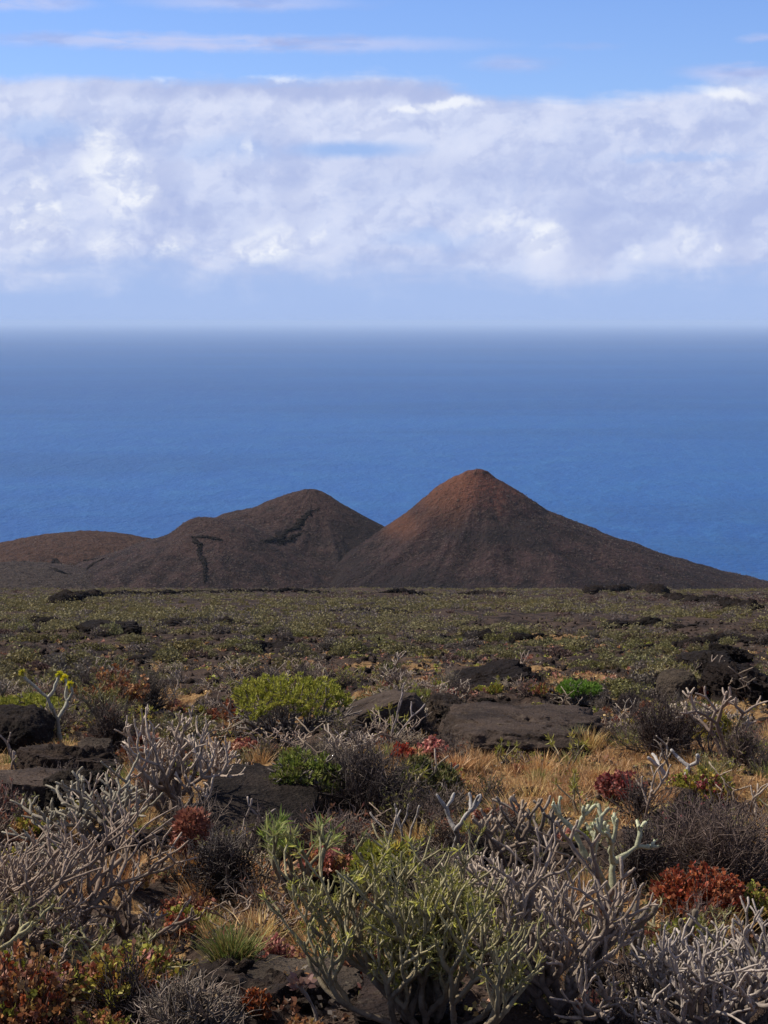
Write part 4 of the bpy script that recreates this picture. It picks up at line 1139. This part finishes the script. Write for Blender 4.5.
def g_cushion(r, w, h, cols, n=900, L=.07):
    l = Geo(); cushion(l, r, np.zeros(3), w, h, cols, n, L)
    polys = []
    for k in range(40):
        a = r.uniform(0, 6.28); q = r.uniform(.3, .95); e = np.array([math.cos(a) * q * w / 2, math.sin(a) * q * w / 2, h * .75 * math.sqrt(1 - q * q * .9)])
        polys.append([np.array([e * [.1, .1, 0], e * [.6, .6, .5] + r.normal(size=3) * .02, e]), np.array([.014, .010, .006]), np.array((.09, .075, .065)) * r.uniform(.7, 1.3)])
    g = Geo(); g.tubes(polys, 4)
    return {'branches': (g, M_BARK), 'leaves': (l, M_LEAF)}
cp = protos('cushion_shrub', [(g_cushion, 1.0, .40, dict(cols=CUSH['olive'])), (g_cushion, 1.1, .38, dict(cols=CUSH['green'])), (g_cushion, .9, .36, dict(cols=CUSH['grey'])), (g_cushion, .8, .3, dict(cols=CUSH['brown'])), (g_cushion, 1.1, .42, dict(cols=CUSH['olive'] + CUSH['green']))])
far_d = clump(9, .44, 401)
scatter(cp, ['olive cushion shrub', 'light green cushion shrub', 'grey cushion shrub', 'brown cushion shrub', 'olive green cushion shrub'], 'cushion shrub', 'cushion shrubs of the middle field', 285, 26, 70, (.45, 1.05), 7, lambda x, y: .15 + .85 * far_d(x, y), sink=.05, keepk=1.0, ybias=1.5)

def build_far_scrub():
    r = np.random.default_rng(55); g = Geo(); v0, f0 = ICO[2]
    n = 13000
    y = (66 ** 1.35 + r.random(n) * (415 ** 1.35 - 66 ** 1.35)) ** (1 / 1.35); x = r.uniform(-1, 1, n) * (.24 * y + 2)
    dens = smooth(.34, .52, fbm2(x / 12, y / 26, 4, 402) + .5); keep = r.random(n) < (.12 + .88 * dens); x, y = x[keep], y[keep]
    z = gh(x, y)
    bias = fbm2(x / 20, y / 40, 3, 433)
    for i in range(len(x)):
        q = r.random() * .75 + .12 + bias[i] * 1.5
        k = 'brown' if q < .14 else 'grey' if q < .38 else 'olive' if q < .78 else 'green'
        s_ = r.uniform(.35, 1.0) * (1.7 if r.random() < .15 else 1); m = 190 if y[i] < 90 else 95 if y[i] < 160 else 46
        L_ = .085 if y[i] < 90 else .12 if y[i] < 160 else .18
        cushion(g, r, np.array([x[i], y[i], z[i] - .05]), s_ * 1.1, s_ * .42, CUSH[k], m, L_, .14)
    tag(link('scrub_vegetation', g.mesh('scrub_vegetation', M_LEAF, False)), 'olive and grey low scrub covering the far lava plain up to its edge', kind='stuff')
build_far_scrub()

def build_ground_cover():
    r = np.random.default_rng(66); g = Geo(); n = 9000
    y = (6.8 ** 1.1 + r.random(n) * (62 ** 1.1 - 6.8 ** 1.1)) ** (1 / 1.1); x = r.uniform(-1, 1, n) * (.23 * y + .4)
    dens = smooth(.38, .6, fbm2(x / 1.1, y / 1.5, 4, 411) + .5); keep = r.random(n) < (.2 + .8 * dens); x, y = x[keep], y[keep]
    z = gh(x, y)
    pal = [LV_ORANGE, LV_PINK, GRY, GRY, DRY, DRY, LV_OL, LV_OL, LV_YG, GRASS_C, LV_RUST, PUR, PUR, GRY]
    for i in range(len(x)):
        c = pal[r.integers(len(pal))]; s_ = r.uniform(.06, .2)
        m = 26
        cushion(g, r, np.array([x[i], y[i], z[i] - .01]), s_, s_ * .5, c, m, .03 if y[i] < 20 else .05)
    tag(link('undergrowth', g.mesh('undergrowth', M_LEAF, False)), 'sparse low undergrowth of dry twigs and tiny leaves between the lava rocks', kind='stuff')
    # loose clinker
    v0, f0 = ICO[1]; n = 9000
    y = (6.5 ** .9 + r.random(n) * (90 ** .9 - 6.5 ** .9)) ** (1 / .9); x = r.uniform(-1, 1, n) * (.23 * y + .4)
    z = gh(x, y); s_ = r.uniform(.012, .055, n) * np.clip(y / 18, .8, 1.6)
    vv = v0[None] * (1 + r.normal(size=(n, len(v0), 1)) * .22) * (s_[:, None, None] * r.uniform(.5, 1.3, (n, 1, 3))) + np.stack([x, y, z], 1)[:, None, :]
    ff = f0[None] + (np.arange(n) * len(v0))[:, None, None]
    tag(link('rubble', mesh_from('rubble', vv.reshape(-1, 3), [ff.reshape(-1, 3)], [M_ROCK], shade=False)), 'loose dark clinker and pebbles strewn over the lava', kind='stuff')
    # short golden grass of the dry patches
    pts = []
    for (a, b, sx, sy) in SOILW:
        if b > 40: continue
        k = int(min(12000, 2500 * sx * sy)); q = r.normal(size=(k, 2)) * [sx * .75, sy * .75] + [a, b]; pts.append(q)
    yy = r.uniform(7, 38, 30000) ; pts.append(np.stack([r.uniform(-1, 1, 30000) * (.22 * yy + .3), yy], 1))
    q = np.concatenate(pts); msk = soil_mask(q[:, 0], q[:, 1]); tuft = fbm2(q[:, 0] / .25, q[:, 1] / .3, 3, 510) + .5
    q = q[(msk > .3) & (tuft > .44)]
    zz = gh(q[:, 0], q[:, 1]); k = len(q)
    c = np.array(GRASS_C)[r.integers(0, 4, k)] * r.uniform(.7, 1.3, (k, 1)); g = Geo()
    g.blades(np.stack([q[:, 0], q[:, 1], zz - .005], 1), np.stack([r.normal(size=k) * .35, r.normal(size=k) * .35, np.ones(k)], 1), r.uniform(.05, .16, k), .008, c, .4)
    tag(link('dry_grass', g.mesh('dry_grass', M_LEAF, False)), 'short golden dry grass on the soil patches', kind='stuff')
build_ground_cover()

# dark walls of lava along the far edge of the plain and on the hills
def ridge(label, pts, fn, w, h, seed, y0=60, y1=1300, step=1.004, mat=None, cat='lava ridge', name='lava_ridge'):
    P_ = [pix_ground(a, b, fn, y0, y1, step) for a, b in pts]
    P_ = np.array([[p[0], p[1]] for p in P_])
    seg = np.linalg.norm(np.diff(P_, axis=0), axis=1); L_ = np.concatenate([[0], np.cumsum(seg)])
    n = int(max(12, L_[-1] / (w * .2))); t = np.linspace(0, L_[-1], n)
    cx, cy = np.interp(t, L_, P_[:, 0]), np.interp(t, L_, P_[:, 1])
    tx, ty = np.gradient(cx), np.gradient(cy); nn = np.hypot(tx, ty) + 1e-6; nx_, ny_ = -ty / nn, tx / nn
    cx = cx + fbm2(t / (w * 3), t * 0 + seed, 3, seed) * w * 1.2
    taper = np.clip(np.minimum(t, L_[-1] - t) / (w * 2), 0.05, 1)
    r = np.random.default_rng(900 + seed); v0, f0 = ICO[2]
    vs, fs, nv = [], [], 0
    for i in range(n):
        k = float(np.clip(min(t[i], L_[-1] - t[i]) / (w * 3), .25, 1)) * (.7 + .6 * float(vnoise2(np.array([t[i] / (w * 4)]), np.array([seed * 3.3]), seed)[0]))
        for q in range(2):
            x_, y_ = cx[i] + r.normal() * w * .13, cy[i] + r.normal() * w * .13
            sc_ = np.array([w * .42, w * .42, h * .8]) * k * r.uniform(.5, 1.25, 3)
            z_ = float(fn(np.array([x_]), np.array([y_]))[0])
            vs.append(v0 * (1 + r.normal(size=(len(v0), 1)) * .2) * sc_ + [x_, y_, z_ + sc_[2] * .15]); fs.append(f0 + nv); nv += len(v0)
    v = np.concatenate(vs); q = np.concatenate(fs); c0 = v.mean(0)
    o = link(name, mesh_from(name, (v - c0).reshape(-1, 3), [q], [mat or M_RIDGE], shade=False), loc=tuple(c0))
    tag(o, label, cat)
ridge('long thin black lava wall along the edge of the plain below the brown hills', [(48, 604), (80, 600), (120, 596), (180, 594.5), (250, 593), (330, 592)], gh, 1.5, .6, 1, 100, 420)
ridge('short dark lava wall at the edge of the plain under the highest cone', [(370, 593), (400, 593), (430, 594)], gh, 1.2, .45, 2, 100, 420)
ridge('black lava wall curving up under the right slope of the highest cone', [(440, 595), (480, 594.5), (515, 596)], gh, 1.3, .5, 3, 100, 420)
ridge('humped black lava wall on the edge of the plain', [(592, 595), (620, 591), (640, 589), (660, 594)], gh, 1.6, .8, 4, 100, 420)
ridge('dark lava wall descending toward the frame edge in front of the cone slope', [(668, 597), (700, 601), (730, 606), (752, 611)], gh, 1.2, .5, 5, 80, 400)
ridge('black jagged lava streak slanting down the middle hill', [(320, 511), (308, 518), (298, 524), (285, 534), (272, 540), (262, 546)], far_h, 4.0, .9, 6, 500)
ridge('second black lava streak on the middle hill beneath the first', [(305, 530), (292, 538), (276, 545)], far_h, 2.6, .7, 7, 500)
ridge('dark lava wall running straight down the shoulder hill', [(192, 537), (199, 545), (203, 560), (205, 575), (206, 588)], far_h, 2.2, .8, 8, 500)
ridge('dark level lava wall joining the top of the shoulder hill wall', [(190, 537), (205, 539), (218, 540), (228, 543)], far_h, 2.2, .8, 9, 500)
ridge('dark diagonal lava wall beside the rust coloured hill', [(110, 556), (98, 562), (86, 570)], far_h, 2, .7, 10, 500)
ridge('thin dark lava band across the rust coloured hill foot', [(20, 562), (55, 561), (100, 559)], far_h, 1.6, .5, 11, 500)
ridge('short black lava band on the grey slope', [(48, 568), (60, 572), (72, 574)], far_h, 2, .6, 12, 500)

for lb, pts, w_, h_ in (
        ('thin black lava streak across the plain below the grey slope', [(0, 622), (30, 621), (64, 623)], .9, .35),
        ('broken black lava streak on the plain beneath the shoulder hill wall', [(150, 626), (200, 623), (246, 625)], .9, .38),
        ('low dark lava streak on the plain under the gap between the cones', [(330, 612), (372, 610), (408, 613)], 1.0, .38),
        ('dark lava streak in the scrub above the broken black ridge', [(425, 642), (470, 637), (520, 640), (556, 637)], .8, .34),
        ('short dark lava streak in the scrub behind the yellow-green dome', [(232, 652), (270, 648), (306, 650)], .7, .30),
        ('dark lava streak beside the far golden patch', [(600, 628), (640, 624), (690, 627)], .9, .36),
        ('long dark lava streak in the scrub near the frame edge above the black mound', [(640, 648), (690, 644), (735, 641), (766, 643)], .8, .38),
        ('dark lava streak between far mound and purple-brown bush', [(120, 662), (165, 657), (205, 659)], .6, .28)):
    _seed[0] += 1
    ridge(lb, pts, gh, w_ * .9, h_ * .55, _seed[0], 20, 420)

def build_hill_scrub():
    r = np.random.default_rng(77); g = Geo()
    for h, n, rad in ((main_h, 6500, 190), (mid_h, 3000, 150), (red_h, 1500, 130), (low_h, 1200, 110)):
        a = r.uniform(np.pi, 2 * np.pi + .0, n) if h is not main_h else r.uniform(np.pi * .95, np.pi * 2.12, n)
        q = np.sqrt(r.uniform(.01, 1, n)) * rad; x = h.c[0] + np.cos(a) * q; y = h.c[1] + np.sin(a) * q
        ok = r.random(n) < (.35 + .65 * smooth(-60, 90, x - h.c[0])) if h is main_h else r.random(n) < .8
        x, y = x[ok], y[ok]; z = far_h(x, y)
        for i in range(len(x)):
            s_ = r.uniform(.4, 1.3); cushion(g, r, np.array([x[i], y[i], z[i] - .1]), s_, s_ * .55, CUSH['grey'] if r.random() < .6 else CUSH['brown'], 7, .42)
    tag(link('hillside_scrub_vegetation', g.mesh('hillside_scrub_vegetation', M_LEAF, False)), 'tiny pale scrub dotting the slopes of the cinder hills', kind='stuff')
build_hill_scrub()

# ------------------------------------------------------------------ air over the sea
def build_haze(density=HAZE_DENSITY):
    m, x = new_mat('haze')
    v = x.node('ShaderNodeVolumePrincipled'); v.inputs['Density'].default_value = density
    v.inputs['Color'].default_value = HAZE_COLOR + (1,); v.inputs['Anisotropy'].default_value = 0.0
    o = x.node('ShaderNodeOutputMaterial'); x.nt.links.new(v.outputs[0], o.inputs['Volume'])
    X0, X1, Y0, Y1, Z0_, Z1_ = -145000, 145000, -500, 145000, SEA_Z - 1, 22
    vs = [(a, b, c_) for a in (X0, X1) for b in (Y0, Y1) for c_ in (Z0_, Z1_)]
    fs = np.array([[0, 1, 3, 2], [4, 6, 7, 5], [0, 4, 5, 1], [2, 3, 7, 6], [0, 2, 6, 4], [1, 5, 7, 3]])
    tag(link('haze', mesh_from('haze', vs, [fs], [m], shade=False)), 'pale sea haze thickening toward the horizon', kind='stuff')
build_haze()
